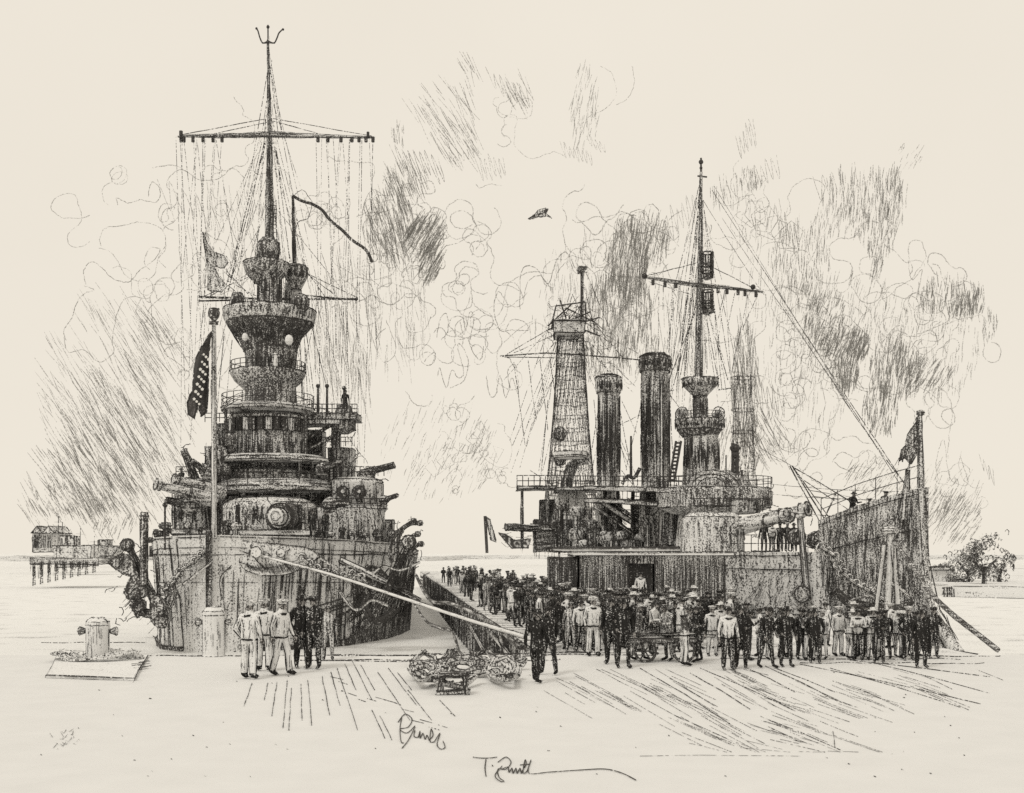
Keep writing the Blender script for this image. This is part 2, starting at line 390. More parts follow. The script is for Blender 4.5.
wisp('smoke_cloud', 'dark looping smoke drifting behind the right rigging of the battleship', 410, [
    ('z', 395, 160, 442, 168, 6, 16, 8, .8), ('o', [(372, 210), (384, 225), (398, 215), (410, 226), (428, 220), (440, 236), (436, 262), (420, 272), (400, 268), (386, 250)], 8, 9, .85),
    ('h', 390, 225, 24, 38, 105, 330, 22, .7), ('h', 425, 235, 18, 20, 60, 210, 22, .7), ('h', 430, 262, 12, 18, 62, 120, 20, .8), ('h', 408, 180, 24, 16, 110, 110, 20, .65),
    ('o', [(375, 250), (384, 290), (400, 300), (414, 285)], 9, 4, .7), ('l', [(390, 200), (372, 190), (362, 215), (366, 250), (372, 290)], .8),
    ('h', 345, 330, 36, 70, 96, 190, 40, .5), ('l', [(386, 320), (396, 350), (384, 362), (376, 340), (386, 328)], .8), ('l', [(404, 300), (408, 330), (424, 330), (432, 314)], .8),
    ('h', 250, 250, 30, 60, 100, 60, 30, .5)], .48)
wisp('smoke_cloud', 'open scribbled smoke loops left of the lattice mast', 400, [
    ('l', [(437, 338), (440, 320), (446, 314), (448, 330), (441, 340)], 1), ('l', [(424, 362), (434, 352), (434, 362), (426, 366)], .9),
    ('l', [(438, 376), (440, 368), (446, 388), (452, 370), (458, 378), (464, 372), (458, 350), (460, 344), (468, 360), (464, 380), (450, 388)], .95),
    ('l', [(471, 290), (474, 304), (486, 314), (498, 316), (504, 300), (498, 292), (494, 310), (500, 330), (512, 330), (528, 330), (524, 322), (512, 320), (506, 330)], 1),
    ('l', [(460, 322), (464, 334), (470, 312), (474, 320), (470, 344), (480, 360), (484, 346)], .95),
    ('l', [(520, 310), (522, 270), (536, 268), (548, 284), (556, 262), (566, 252), (576, 268), (580, 250), (590, 248), (592, 268), (600, 246), (620, 242), (628, 270)], 1.1),
    ('l', [(524, 300), (528, 282), (540, 276), (552, 288), (558, 272), (566, 262)], .9),
    ('l', [(486, 376), (490, 396), (496, 394), (500, 376), (506, 398), (512, 378), (518, 394), (516, 366), (508, 370), (510, 388)], 1),
    ('h', 450, 470, 40, 26, 60, 90, 9, .55), ('o', [(430, 470), (460, 455), (485, 425)], 7, 6, .6), ('h', 480, 440, 10, 24, 65, 60, 10, .55), ('o', [(480, 480), (500, 450)], 6, 4, .55)], .5)
wisp('smoke_cloud', 'dense smoke column rising over the two funnels', 380, [
    ('h', 628, 262, 20, 40, 85, 360, 20, .7), ('h', 618, 310, 34, 40, 88, 480, 20, .7), ('h', 648, 240, 22, 26, 80, 180, 20, .65),
    ('o', [(640, 218), (628, 232), (634, 262), (650, 240), (664, 230)], 8, 6, .9), ('h', 600, 360, 30, 18, 92, 160, 16, .7), ('h', 640, 350, 22, 26, 84, 130, 16, .6),
    ('o', [(596, 300), (610, 330), (604, 350), (630, 330), (640, 300)], 12, 6, .7), ('z', 668, 225, 700, 205, 3, 16, 6, .6),
    ('o', [(640, 226), (652, 216), (668, 240)], 10, 3, .9)], .46)
wisp('smoke_cloud', 'faint smoke standing behind the fighting mast', 385, [
    ('h', 745, 390, 14, 70, 92, 300, 30, .6), ('h', 735, 445, 26, 40, 80, 200, 20, .6), ('h', 765, 440, 24, 26, 120, 120, 22, .55), ('l', [(712, 378), (735, 372), (752, 380), (740, 398), (720, 402)], .8),
    ('o', [(775, 450), (800, 440), (812, 452), (800, 462)], 8, 3, .9), ('z', 758, 395, 785, 405, 2, 16, 5, .8), ('l', [(790, 372), (800, 400), (792, 408), (782, 392)], .8), ('h', 680, 340, 30, 60, 92, 90, 40, .5)], .45)
wisp('cloud', 'pale tall wisp of cloud above the fighting mast yard', 430, [
    ('z', 738, 150, 755, 130, 3, 16, 5, .6), ('z', 745, 180, 780, 168, 3, 12, 6, .6), ('l', [(716, 200), (728, 206), (742, 200), (750, 190)], .6),
    ('o', [(748, 208), (760, 218), (775, 228), (794, 240)], 12, 7, .9), ('z', 778, 225, 800, 240, 2, 18, 5, .85), ('h', 800, 260, 30, 36, 88, 150, 18, .55), ('h', 748, 180, 14, 10, 90, 60, 10, .6),
    ('h', 730, 195, 20, 14, 95, 40, 18, .5)], .38)
wisp('cloud', 'ragged cloud of short upright strokes at upper right', 430, [
    ('h', 860, 195, 40, 26, 88, 210, 18, .58), ('h', 845, 220, 32, 16, 80, 90, 14, .58), ('h', 895, 200, 12, 30, 82, 90, 18, .65), ('h', 878, 235, 20, 24, 86, 100, 18, .6), ('h', 910, 155, 14, 12, 60, 24, 10, .5),
    ('z', 815, 190, 842, 180, 2, 14, 3, .6), ('h', 875, 265, 8, 14, 78, 30, 16, .7)], .38)
wisp('cloud', 'heavy smoky cloud bank behind the warship bow at right', 400, [
    ('h', 825, 320, 22, 28, 75, 260, 14, .66), ('h', 838, 345, 20, 14, 70, 160, 12, .72), ('h', 858, 345, 11, 15, 75, 160, 12, .9), ('h', 895, 370, 26, 30, 82, 300, 16, .7), ('h', 880, 410, 18, 26, 84, 190, 14, .7),
    ('h', 925, 375, 26, 16, 60, 170, 14, .66), ('h', 845, 375, 14, 16, 85, 150, 14, .78), ('h', 950, 295, 34, 18, 88, 190, 14, .6), ('h', 968, 305, 16, 12, 80, 120, 12, .75), ('h', 800, 290, 20, 20, 80, 70, 14, .5),
    ('l', [(838, 328), (848, 326), (854, 340), (850, 356), (864, 356), (870, 342), (864, 332), (852, 320)], .95), ('l', [(836, 372), (846, 384), (856, 378), (866, 392), (880, 388), (888, 396)], .95),
    ('l', [(884, 372), (880, 350), (892, 330), (902, 326), (898, 344), (908, 352), (918, 340), (940, 340), (946, 318), (936, 306), (950, 300), (962, 296)], .85),
    ('l', [(908, 260), (912, 280), (922, 270), (916, 300)], .7), ('h', 990, 325, 8, 14, 90, 30, 14, .6), ('z', 820, 300, 835, 380, 8, 3, 5, .7),
    ('l', [(832, 462), (842, 452), (856, 458), (868, 450), (876, 458), (864, 472), (846, 470), (834, 462)], .9), ('l', [(868, 478), (874, 488), (866, 500), (876, 512)], .8), ('h', 870, 476, 30, 18, 55, 90, 12, .55),
    ('l', [(938, 480), (936, 462), (944, 440), (950, 478), (968, 484), (960, 456)], .65), ('h', 955, 520, 28, 24, 55, 170, 14, .55), ('h', 940, 500, 16, 14, 60, 60, 12, .55), ('z', 980, 460, 995, 480, 2, 10, 3, .5),
    ('z', 930, 580, 990, 540, 3, 8, 8, .6)], .46)

wisp('smoke_cloud', 'wide veil of pale looping smoke drifting across the middle of the sky', 440, [
    ('r', 430, 280, 50, 60, 16, 12, .8), ('r', 480, 340, 50, 60, 12, 12, .8), ('r', 600, 290, 60, 60, 22, 12, .8), ('r', 640, 250, 30, 40, 12, 9, .8), ('r', 400, 230, 36, 50, 16, 9, .85),
    ('h', 600, 290, 60, 60, 88, 260, 16, .55), ('h', 580, 330, 50, 50, 92, 160, 16, .55), ('h', 440, 450, 60, 50, 70, 160, 14, .5), ('h', 400, 300, 30, 80, 95, 170, 26, .5),
    ('r', 470, 470, 40, 40, 8, 8, .6), ('r', 515, 110, 30, 40, 4, 10, .6), ('h', 585, 110, 14, 46, 80, 110, 16, .6), ('l', [(600, 66), (612, 74), (616, 94), (606, 108), (590, 116), (582, 124)], .7), ('l', [(632, 66), (634, 84), (628, 98), (616, 105)], .7), ('z', 562, 150, 592, 158, 2, 8, 7, .7), ('z', 588, 140, 606, 150, 2, 6, 4, .7)], .36)
wisp('cloud', 'broad pale scribbled cloud bank spreading over the right of the sky', 450, [
    ('r', 800, 300, 60, 60, 16, 14, .8), ('r', 880, 350, 70, 50, 26, 12, .85), ('r', 930, 300, 50, 40, 10, 14, .75), ('r', 790, 420, 50, 60, 12, 12, .75), ('r', 760, 240, 30, 40, 8, 10, .7),
    ('h', 840, 330, 70, 60, 80, 330, 16, .55), ('h', 800, 390, 50, 70, 85, 190, 18, .5), ('h', 930, 350, 50, 50, 84, 220, 16, .52), ('h', 770, 260, 40, 60, 86, 130, 18, .5), ('h', 930, 500, 50, 40, 60, 150, 16, .5), ('r', 860, 470, 40, 30, 7, 9, .75), ('r', 960, 470, 26, 40, 5, 12, .65)], .34)
wisp('cloud', 'thin pale curls of cloud around the rigging of the left battleship mast', 455, [
    ('r', 130, 260, 50, 60, 4, 14, .6), ('r', 220, 210, 50, 50, 10, 11, .75), ('r', 330, 240, 40, 50, 8, 12, .65), ('h', 120, 400, 80, 110, 122, 420, 30, .5), ('h', 80, 500, 60, 40, 120, 160, 22, .5), ('h', 240, 260, 60, 80, 98, 120, 30, .45), ('h', 330, 400, 40, 80, 92, 160, 36, .45), ('r', 170, 330, 26, 40, 5, 10, .7)], .34)

# ---------------------------------------------------------------- far shore
m = MB(420); m.prism([(-1600, 700), (-60, 760), (-40, 900), (-1600, 900)], WZ, .6)
for i in range(60):
    x = rnd.uniform(-330, -120); m.ink([(x, 742 + rnd.uniform(-30, 0), 0 + rnd.uniform(-2, 2)), (x + rnd.uniform(15, 50), 735, rnd.uniform(-2, 2))], .9)
tag(m.build('far_shore', hatch(.10, 420, 'x'), edges=0), kind='structure')
m = MB(420); m.prism([(-60, 1000), (1500, 900), (1500, 1400), (-60, 1400)], WZ, .8)
tag(m.build('far_shore', hatch(.10, 420, 'x'), edges=0), kind='structure')
m = MB(150); m.prism([(56, 140), (70, 128), (160, 128), (160, 300), (60, 300)], WZ, -1.1)
tag(m.build('far_bank', hatch(.02, 150, 'x'), edges=.9), kind='structure')

# ================================================================ left battleship, seen over its bow
LS = thing('battleship', (-16, 62, WZ), 'battleship at left seen over its bow, tall mast with crosstree yard and big fighting top', 'battleship')
def xc(Y): return -16.8 + .25 * (min(Y, 72) - 62)
ST = [(61.6, .1, .1), (62.6, 2.6, 2.1), (64, 4.4, 4.0), (66.5, 6.1, 5.7), (69, 7.0, 5.9), (72, 7.5, 6.1), (76, 7.6, 6.6), (80, 7.5, 6.8), (95, 5.5, 5.3), (120, 3, 2.8), (135, .6, .5)]
def dz(Y): return 4.1 - .045 * (min(Y, 84) - 62)
def hull_loft(m, st, xcf, top, zs, zfun):      # rings of points port side - keel - starboard side for each station
    b = len(m.v); k = len(zs)
    for Y, hd, hw in st:
        for side in (-1, 1):
            for t in (zs if side < 0 else list(reversed(zs))):
                h = hw + (hd - hw) * zfun(t); z = WZ - .4 + (top(Y) - WZ + .4) * t
                m.v.append(Vector((xcf(Y) + side * h, Y, z)))
    n = 2 * k
    for i in range(len(st) - 1):
        for j in range(n): m.f.append((b + i * n + j, b + (i + 1) * n + j, b + (i + 1) * n + (j + 1) % n, b + i * n + (j + 1) % n))
    m.f.append(tuple(b + j for j in range(n))); e = b + (len(st) - 1) * n; m.f.append(tuple(e + j for j in reversed(range(n))))
ZS = [1, .8, .6, .4, .2, 0]
m = MB(68); hull_loft(m, ST, xc, dz, ZS, lambda t: t ** 1.3)
def hp(Y, side, t):                            # a point just off the hull plating
    for i in range(len(ST) - 1):
        if ST[i][0] <= Y <= ST[i + 1][0]:
            u = (Y - ST[i][0]) / (ST[i + 1][0] - ST[i][0]); hd = ST[i][1] + u * (ST[i + 1][1] - ST[i][1]); hw = ST[i][2] + u * (ST[i + 1][2] - ST[i][2]); break
    h = hw + (hd - hw) * t ** 1.3 + .03
    return Vector((xc(Y) + side * h, Y - .03, WZ - .4 + (dz(Y) - WZ + .4) * t))
for i in range(330):                           # rust runs and frames down the plating
    Y = rnd.uniform(61.8, 80) if i % 3 else rnd.uniform(61.8, 68); side = rnd.choice((-1, 1, 1)); t0 = rnd.uniform(.3, 1); t1 = max(.02, t0 - rnd.uniform(.15, .6))
    m.ink([hp(Y, side, t0 + (t1 - t0) * q / 4) for q in range(5)], rnd.uniform(.6, 1.5))
for i in range(22):                            # strakes sweeping up towards the flank
    y0 = rnd.uniform(62.6, 67); a = rnd.uniform(.1, .4); m.ink([hp(y0 + q * 1.1, 1, min(.9, a + q * .045 * (1 + i * .02))) for q in range(int(rnd.uniform(4, 9)))], rnd.uniform(.8, 1.5))
for i in range(60):
    Y = rnd.uniform(66, 79); t0 = rnd.uniform(.2, .6); m.ink([hp(Y, 1, t0), hp(min(80, Y + .6), 1, t0 + .12), hp(min(80, Y + 1.3), 1, t0 + .2)], 1)
for t, k in ((.985, 1.6), (.90, 1.0), (.62, .9)):
    for side in (-1, 1): m.ink([hp(61.7 + 18 * q / 30, side, t) for q in range(31)], k)
for side, Y, t, w_, h_ in ((1, 71, .5, 2.2, .12), (1, 72, .62, 2.2, .1), (-1, 66, .5, 2, .1)):
    m.ink([hp(Y, side, t), hp(Y + w_, side, t)], 1.2); m.ink([hp(Y, side, t - h_), hp(Y + w_, side, t - h_)], 1.2)
m.build('hull', hatch(.15, 68, 'z'), LS, edges=0)
m = MB(68); hull_loft(m, [(Y - .03, hd * .0 + hw * 1.0 + .07 + .32 * (hd - hw), hw + .06) for Y, hd, hw in ST[1:-1]], xc, lambda Y: min(.45, WZ + .25 + .40 * max(0, Y - 66)), [1, .66, .33, 0], lambda t: t ** 1.3)
m.build('underside_shade', hatch(.88, 68, 'e'), LS, edges=.8)  # dark strip low on the hull: underside shade put into colour and outline
m = MB(64); m.tube([(xc(61.6), 61.45, WZ), (xc(61.6), 61.4, 1), (xc(61.6), 61.3, 4.3)], .14, 8); m.ink([(xc(61.6) - .1, 61.2, WZ), (xc(61.6) - .1, 61.2, 4.3)], 2.2)
m.build('stem_post', hatch(.8, 68), LS)
def plan(Ys, t=1.0, inset=0):
    return [(xc(Y) - max(.05, hh - inset), Y) for Y, hh in Ys] + [(xc(Y) + max(.05, hh - inset), Y) for Y, hh in reversed(Ys)]
m = MB(68); m.prism(plan([(s[0], s[1]) for s in ST], 1, .05), 3.0, 3.02); m.build('deck', hatch(.25, 68, 'x'), LS)
# bulwark with its pale rounded coaming, the scroll shields on the bow
for (x0, x1, ya, yb, Y, d, dep) in ((171, 214, 529, 534, 65.5, .15, .5), (222, 312, 530, 535, 64.5, .12, .5)):
    m = MB(Y); m.pbox(x0, x1, ya, yb, Y, dep); m.pbox(x0 + 2, x1 - 2, yb, yb + 22, Y + .25, 1.2)
    for _ in range(50): x = rnd.uniform(x0 + 2, x1 - 2); y = rnd.uniform(yb + 2, yb + 12); m.ink([P(x, y, Y + .2), P(x + rnd.uniform(-2, 2), y + rnd.uniform(3, 9), Y + .2)], 1)
    m.build('bulwark', hatch(d + .1, 68, 'x'), LS, edges=1.3)
def outline(m, pts, Y, k=1.2, closed=False, n=6):
    p = smooth([P(x, y, Y) for x, y in pts + ([pts[0]] if closed else [])], n); m.ink(p, k, .25); return p
m = MB(62); Yb = 62.2
sh = smooth([P(x, y, Yb) for x, y in ((228, 545), (240, 541), (262, 543), (285, 545), (306, 548), (318, 556), (306, 566), (286, 574), (262, 575), (246, 570), (236, 558), (228, 545))], 5)[:-1]
m.plate(sh, .35)
for pts in (((234, 548), (250, 554), (262, 551), (272, 556)), ((240, 562), (258, 568), (280, 566), (298, 560)), ((250, 545), (256, 560), (270, 572)), ((290, 548), (284, 560), (290, 570)), ((262, 548), (266, 562)), ((300, 553), (310, 560))): outline(m, list(pts), Yb - .06, 1.3)
for i in range(60): x = 246 + i * .9; m.ink([P(x, 564 + rnd.uniform(-2, 2), Yb - .05), P(x + 4, 574 - abs(i - 30) * .12, Yb - .05)], .9)
m.build('bow_scroll', hatch(.18, 62, 'd'), LS, edges=1.5)
for cx, cy, r in ((258, 552, 5.5), (283, 553, 4.6), (184, 551, 5), (193, 552, 4)):
    m = MB(62); m.lathe(P(cx, cy, Yb + (.0 if cx > 200 else 3)), [(r * .056, -.55), (r * .058, .3)], 14, axis='y'); m.build('hawse_pipe', hatch(.1 if cx > 200 else .9, 62), LS, edges=1.5)
m = MB(64); sh = smooth([P(x, y, 65.1) for x, y in ((174, 546), (182, 541), (198, 543), (206, 552), (206, 566), (196, 572), (180, 566), (174, 546))], 4)[:-1]; m.plate(sh, .3)
for i in range(16): x = 178 + i * 1.7; m.ink([P(x, 560, 65.05), P(x + 3, 569, 65.05)], .9)
m.build('bow_scroll', hatch(.22, 68, 'd'), LS, edges=1.4)

# forward turret with one muzzle pointing at the quay
TU = MB(69); TU.turn(270, 70, [(1, 497), (34, 499), (44, 503), (47, 508), (48, 532), (44, 536)], 28, .8)
streaks(TU, 270, 70, 47.5, 505, 531, 90, 1.1, .8)
tu = TU.build('gun_turret', hatch(.42, 68), LS, edges=1.4)
m = MB(66); c = P(281, 517, 65); m.lathe(c, [(.82, -.35), (.86, -.2), (.9, 1.8)], 24, axis='y'); m.build('gun_shield', hatch(.93, 68), tu, edges=1.4)
m = MB(66); m.lathe(c + Vector((0, -1.5, 0)), [(.36, 0), (.5, .05), (.5, 1.2)], 20, axis='y'); m.ink([c + Vector((.3 * math.cos(a), -1.55, .3 * math.sin(a))) for a in (0, 1, 2, 3, 4, 5, 6.28)], 1.2); m.build('gun_barrel', hatch(.12, 68), tu, edges=1.6)
m = MB(66); m.lathe(c + Vector((0, -.6, 0)), [(.58, 0), (.66, 0), (.66, .3), (.58, .3)], 20, axis='y', caps=False); m.build('gun_ring', hatch(.2, 68), tu, edges=1.2)
# side turret and its twin guns trained out to the left
m = MB(70); m.turn(196, 73, [(3, 486), (16, 488), (21, 494), (23, 530), (23, 534)], 20, .9); streaks(m, 196, 73, 23.3, 490, 530, 60, 1.4, .9)
st_ = m.build('gun_turret', hatch(.72, 68), LS, edges=1.4)
for a, b, ya in (((216, 501), (156, 484), 70), ((224, 494), (174, 479), 71.5), ((214, 489), (186, 483), 73)):
    m = MB(70); A = P(*a, ya); B = P(*b, ya - 2.2); d = (B - A)
    m.tube([A, A + d * .45, A + d * .46, A + d * .93, A + d * .935, B], [.46, .42, .34, .28, .36, .36], 12)
    for q_ in range(5): m.ink([A + d * rnd.uniform(0, .5) + Vector((0, -.43, -.12)), A + d * rnd.uniform(.6, 1) + Vector((0, -.34, -.1))], 1.2)
    m.build('gun_barrel', hatch(.45, 68, 'x'), st_, edges=1.7)
m = MB(70); m.tube([P(195, 478, 73), P(184, 450, 72)], [.28, .2], 10); m.ink([P(194, 476, 72.6), P(183, 451, 71.7)], 1.5); m.build('small_gun', hatch(.75, 68), st_)
m = MB(72); m.pbox(176, 228, 496, 533, 75.5, 3)
for _ in range(90): x = rnd.uniform(177, 227); y = rnd.uniform(496, 526); m.ink([P(x, y, 75.3), P(x + rnd.uniform(-2, 2), y + rnd.uniform(4, 14), 75.3)], 1.2)
m.build('deckhouse', hatch(.62, 72), LS, edges=1.2)

# two-tiered casemate tower on the right side
CT = MB(72); CT.turn(356, 74, [(2, 477), (20, 478), (25, 480), (27, 483), (27, 507)], 10, .9)
streaks(CT, 356, 74, 27.2, 484, 506, 30, 1, .9)
ct = CT.build('casemate_tower', hatch(.32, 72), LS, edges=1.5)
m = MB(72); m.turn(356, 74, [(28, 505), (31, 506), (32, 509), (30, 511), (29, 513), (29, 558)], 12, .95); streaks(m, 356, 74, 29.4, 514, 556, 60, 1.2, .95); m.build('lower_casemate', hatch(.36, 72), ct, edges=1.4)
m = MB(72); m.turn(338, 73.2, [(40, 508), (42, 511), (46, 530), (47, 557)], 14, .6, False); streaks(m, 338, 73.2, 46, 512, 556, 70, 1.1, .6); m.build('armoured_side', hatch(.38, 72), ct, edges=1.2)
for x, r in ((343, 6), (359, 6.5)):
    m = MB(71); c = P(x, 492, 72.2); m.lathe(c, [(r * .066, -.25), (r * .066, .4)], 16, axis='y'); m.build('gun_port', hatch(.95, 72), ct, edges=1.4)
    m = MB(71); m.lathe(c + Vector((.05, -.3, .02)), [(.12, -.2), (.14, .3)], 10, axis='y'); m.build('port_gun', hatch(.2, 72), ct)
m = MB(72); m.tube([P(362, 474, 73.5), P(375, 470, 73.3), P(376, 470, 73.3), P(394, 465, 73)], [.3, .26, .2, .2], 10); m.ink([P(362, 475, 73.1), P(394, 466, 72.7)], 1.4); m.ink([P(364, 472, 73), P(392, 464, 72.7)], 1.2)
m.lathe(P(366, 474, 73.6), [(.6, -.4), (.65, .1), (.3, .3)], 12); m.build('deck_gun', hatch(.7, 72, 'x'), LS, edges=1.2)
m = MB(72); outline(m, [(348, 476), (352, 462), (362, 456), (368, 466), (360, 474)], 73.6, .8); outline(m, [(350, 470), (345, 466), (356, 460)], 73.6, .8); m.v += []; m.build('mounting_ropes', crayon(72), LS, edges=0)

# conning tower
m = MB(72); m.turn(268, 76, [(2, 413), (30, 414), (37, 417), (38, 420), (36, 422), (36, 468), (38, 470)], 28, .9)
streaks(m, 268, 76, 36.4, 432, 469, 110, 1.1, .9)
cn = m.build('conning_tower', hatch(.6, 72), LS, edges=1.3)
for i in range(13):
    a = R(198 + i * 12); m = MB(72); x = 268 + 36.6 * math.cos(a); Y = 76 + 36.6 * .9 * math.sin(a) * 76 / F
    c = P(268, 427, 76); c = Vector((c.x + 36.6 * 76 / F * math.cos(a), Y, c.z)); m.lathe(c, [(.23, -.42), (.23, .42)], 8); m.build('bridge_window', hatch(.08 if i % 3 == 1 else .95, 72), cn, edges=1)
m = MB(72); m.turn(268, 76, [(38, 469), (48, 472), (50, 475), (49, 478), (46, 497)], 28, .9); streaks(m, 268, 76, 49, 476, 496, 80, 1.3, .9); m.build('barbette', hatch(.66, 72), cn, edges=1.4)
m = MB(72); m.turn(268, 76, [(30, 405), (40, 406), (46, 409), (45, 412), (38, 414)], 32, .95); m.build('bridge_deck', hatch(.35, 72, 'x'), LS, edges=1.6)
ring_rail(LS, 268, 76, 45, 396, 407, .95, 26)
for k_ in range(4):
    m = MB(72); outline(m, [(222, 412 - k_ * 2), (230, 404 - k_ * 2), (245, 398 - k_ * 2), (268, 397 - k_ * 2)], 73, 1.1); m.build('canvas_dodger', crayon(72), LS, edges=0)
# lower bridge wrapped round the tower
m = MB(72); m.turn(272, 75, [(48, 456), (56, 459), (57, 462), (54, 464)], 30, .8); m.build('lower_bridge', hatch(.4, 72, 'x'), LS, edges=1.4)
m = MB(72); m.turn(276, 74, [(46, 480), (58, 484), (62, 488), (62, 492), (50, 494)], 30, .7); m.build('lower_bridge', hatch(.45, 72, 'x'), LS, edges=1.5)
ring_rail(LS, 276, 74, 61, 475, 486, .7, 30)
for x, y0, y1 in ((226, 410, 498), (240, 462, 498), (300, 462, 500), (312, 462, 500), (232, 412, 460), (306, 412, 460), (318, 465, 505)):
    m = MB(72); m.tube([P(x, y0, 73.5), P(x, y1, 73.5)], .09, 6); m.build('stanchion', hatch(.8 if x != 300 else .1, 72), LS, edges=1)
# lifeboats, vents and gear packed under the bridges
for i, (x, y, r, d) in enumerate(((234, 484, 6, .85), (247, 482, 5, .5), (256, 486, 5, .9), (292, 484, 5, .6), (303, 480, 5, .85), (310, 488, 4, .3), (226, 470, 6, .8), (222, 455, 7, .75), (216, 470, 7, .85), (318, 492, 5, .8), (205, 470, 6, .8), (264, 478, 4, .2), (278, 480, 4, .3), (230, 440, 6, .7), (243, 492, 4, .25))):
    m = MB(72); q = 73.2 / F; m.ball(P(x, y, 73.2), r * q, 12, 1, .8, 1.25); m.tube([P(x, y, 73.2), P(x + 1, y + 12, 73.2)], r * q * .5, 8)
    for _ in range(5): a = rnd.uniform(-r, r); m.ink([P(x + a, y - r * .8, 72.6), P(x + a * .8, y + r, 72.6)], 1.4)
    m.build('ventilator', hatch(d, 72), LS, edges=1.2)
# wing platform at right with a post
m = MB(73); m.pbox(300, 357, 413, 419, 76.5, 2.4); m.prism([(P(300, 0, 76.5).x, 76.5), (P(340, 0, 76.5).x, 76.5), (P(340, 0, 76.5).x, 78.5), (P(300, 0, 76.5).x, 78.5)], P(0, 424, 76.5).z, P(0, 419.1, 76.5).z)
for i in range(20): x = 302 + i * 2.8; m.ink([P(x, 414, 76.4), P(x, 419, 76.4)], 1.2)
w_ = m.build('wing_platform', hatch(.55, 72), LS, edges=1.3)
rail(LS, [P(302, 413, 76.6), P(357, 413, 76.6)], .62, 11, 76.6)
m = MB(74); m.tube([P(336, 424, 77.5), P(336, 500, 77.5)], .33, 10); streaks(m, 336, 77.5, 5, 424, 498, 12, 1.3); m.build('wing_post', hatch(.8, 72), w_)
m = MB(74); m.beam(P(334, 436, 77.2), P(304, 452, 77.2), .16, .2); m.beam(P(333, 424, 77.2), P(306, 440, 77.2), .14, .18); m.build('wing_strut', hatch(.8, 72), w_)
m = MB(74); m.turn(344, 77.5, [(2, 404), (7, 406), (9, 412), (12, 416), (12, 430), (5, 434)], 14); m.build('signal_lamp_stand', hatch(.8, 72), w_)
for x, y0 in ((318, 386), (327, 386), (344, 388)):
    m = MB(74); m.tube([P(x, y0, 77), P(x, 413, 77)], [.07, .1], 6); m.ball(P(x, y0, 77), .16, 8); m.build('lamp_post', crayon(72, .95), w_, edges=0)

# military mast: flared foot, big fighting top, upper top, pole, yards
m = MB(76); m.turn(271, 77, [(24, 336), (25, 350), (26, 352), (24, 372), (24, 378), (26, 405)], 26); streaks(m, 271, 77, 25, 338, 372, 60, 1.2)
ma = m.build('mast', hatch(.78, 72), LS, edges=1)
m = MB(76); m.turn(268, 77, [(26, 371), (37, 372), (37, 375), (33, 382), (24, 390), (21, 393)], 28, .95); streaks(m, 268, 77, lambda t: 37 - 12 * t, 375, 388, 60, 1.2, .95); m.build('lower_top', hatch(.68, 72), ma, edges=1.4)
ring_rail(ma, 268, 77, 36.5, 363, 373, .95, 26)
m = MB(76); m.turn(270, 77, [(40, 310), (45.5, 311), (46, 314), (44, 322), (43, 324)], 30, .95); streaks(m, 270, 77, lambda t: 46 - 2 * t, 312, 323, 90, 1.0, .95)
ft = m.build('fighting_top', hatch(.42, 72), ma, edges=1.8)
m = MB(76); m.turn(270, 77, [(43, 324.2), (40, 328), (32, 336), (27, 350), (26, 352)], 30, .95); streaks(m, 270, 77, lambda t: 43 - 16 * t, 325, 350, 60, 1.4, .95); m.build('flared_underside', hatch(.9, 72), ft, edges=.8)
for x, y, r in ((245, 337, 3.2), (289, 340, 4.2)):
    m = MB(76); m.ball(P(x, y, 74.6), r * .068, 10, 1, 1, 1.3); m.build('lamp', hatch(.02, 72), ft, edges=0)
m = MB(75); m.turn(275, 74.9, [(1, 353), (2.6, 355), (3.2, 362), (2.4, 370)], 10); m.build('lookout_lamp', hatch(.04, 72), ma, edges=.8)
m = MB(76); m.turn(270, 77, [(12, 276), (12, 290), (13, 311)], 20); streaks(m, 270, 77, 12.4, 277, 310, 40, 1.3); m.build('upper_mast', hatch(.8, 72), ma, edges=1)
m = MB(76); m.turn(266, 77, [(18, 262), (22, 263), (22.5, 265), (21, 271), (20, 274), (13, 281), (12, 283)], 24); streaks(m, 266, 77, lambda t: 22 - 2 * t, 264, 272, 50, 1.2); streaks(m, 266, 77, lambda t: 20 - 7 * t, 273, 281, 30, 1.8); m.build('upper_top', hatch(.66, 72), ma, edges=1.5)
m = MB(77); m.turn(296, 79, [(10, 266), (12, 268), (12, 276), (8, 284), (5, 290)], 18); streaks(m, 296, 79, 12, 268, 280, 30, 1.5); m.build('side_top', hatch(.78, 72), ma, edges=1.3)
m = MB(77); m.turn(293, 79.5, [(8, 284), (9, 296), (9, 312)], 16); streaks(m, 293, 79.5, 9, 284, 311, 16, 1.2); m.build('side_trunk', hatch(.45, 72), ma)
for (x, y, w1, h1) in ((237.5, 303, 7.5, 10), (300, 303.5, 9, 9.5)):
    q = 75.3 / F; m = MB(75)
    if x < 250: m.turn(x, 75.3, [(5, 293.5), (6, 295), (8.2, 311)], 14)
    else: m.ball(P(x, y, 75.3), 9.4 * q, 18)
    for _ in range(26): a = rnd.uniform(-w1, w1) * .9; m.ink([P(x + a, y - rnd.uniform(0, h1) * .8, 75.3 - .95 * w1 * q), P(x + a, y + rnd.uniform(0, h1) * .8, 75.3 - .95 * w1 * q)], 1.2)
    m.ink([P(x + (w1 + .5) * math.cos(t * .33), y + (h1 + .3) * math.sin(t * .33), 75.2) for t in range(20)], 1.4); m.build('searchlight', hatch(.75, 72), ft, edges=1.3)
m = MB(77); m.turn(268.5, 77, [(6, 238), (11, 243), (12, 250), (10, 263)], 12); streaks(m, 268.5, 77, 11, 242, 262, 20, 1.2); m.build('lookout_box', hatch(.75, 72), ma, edges=1.2)
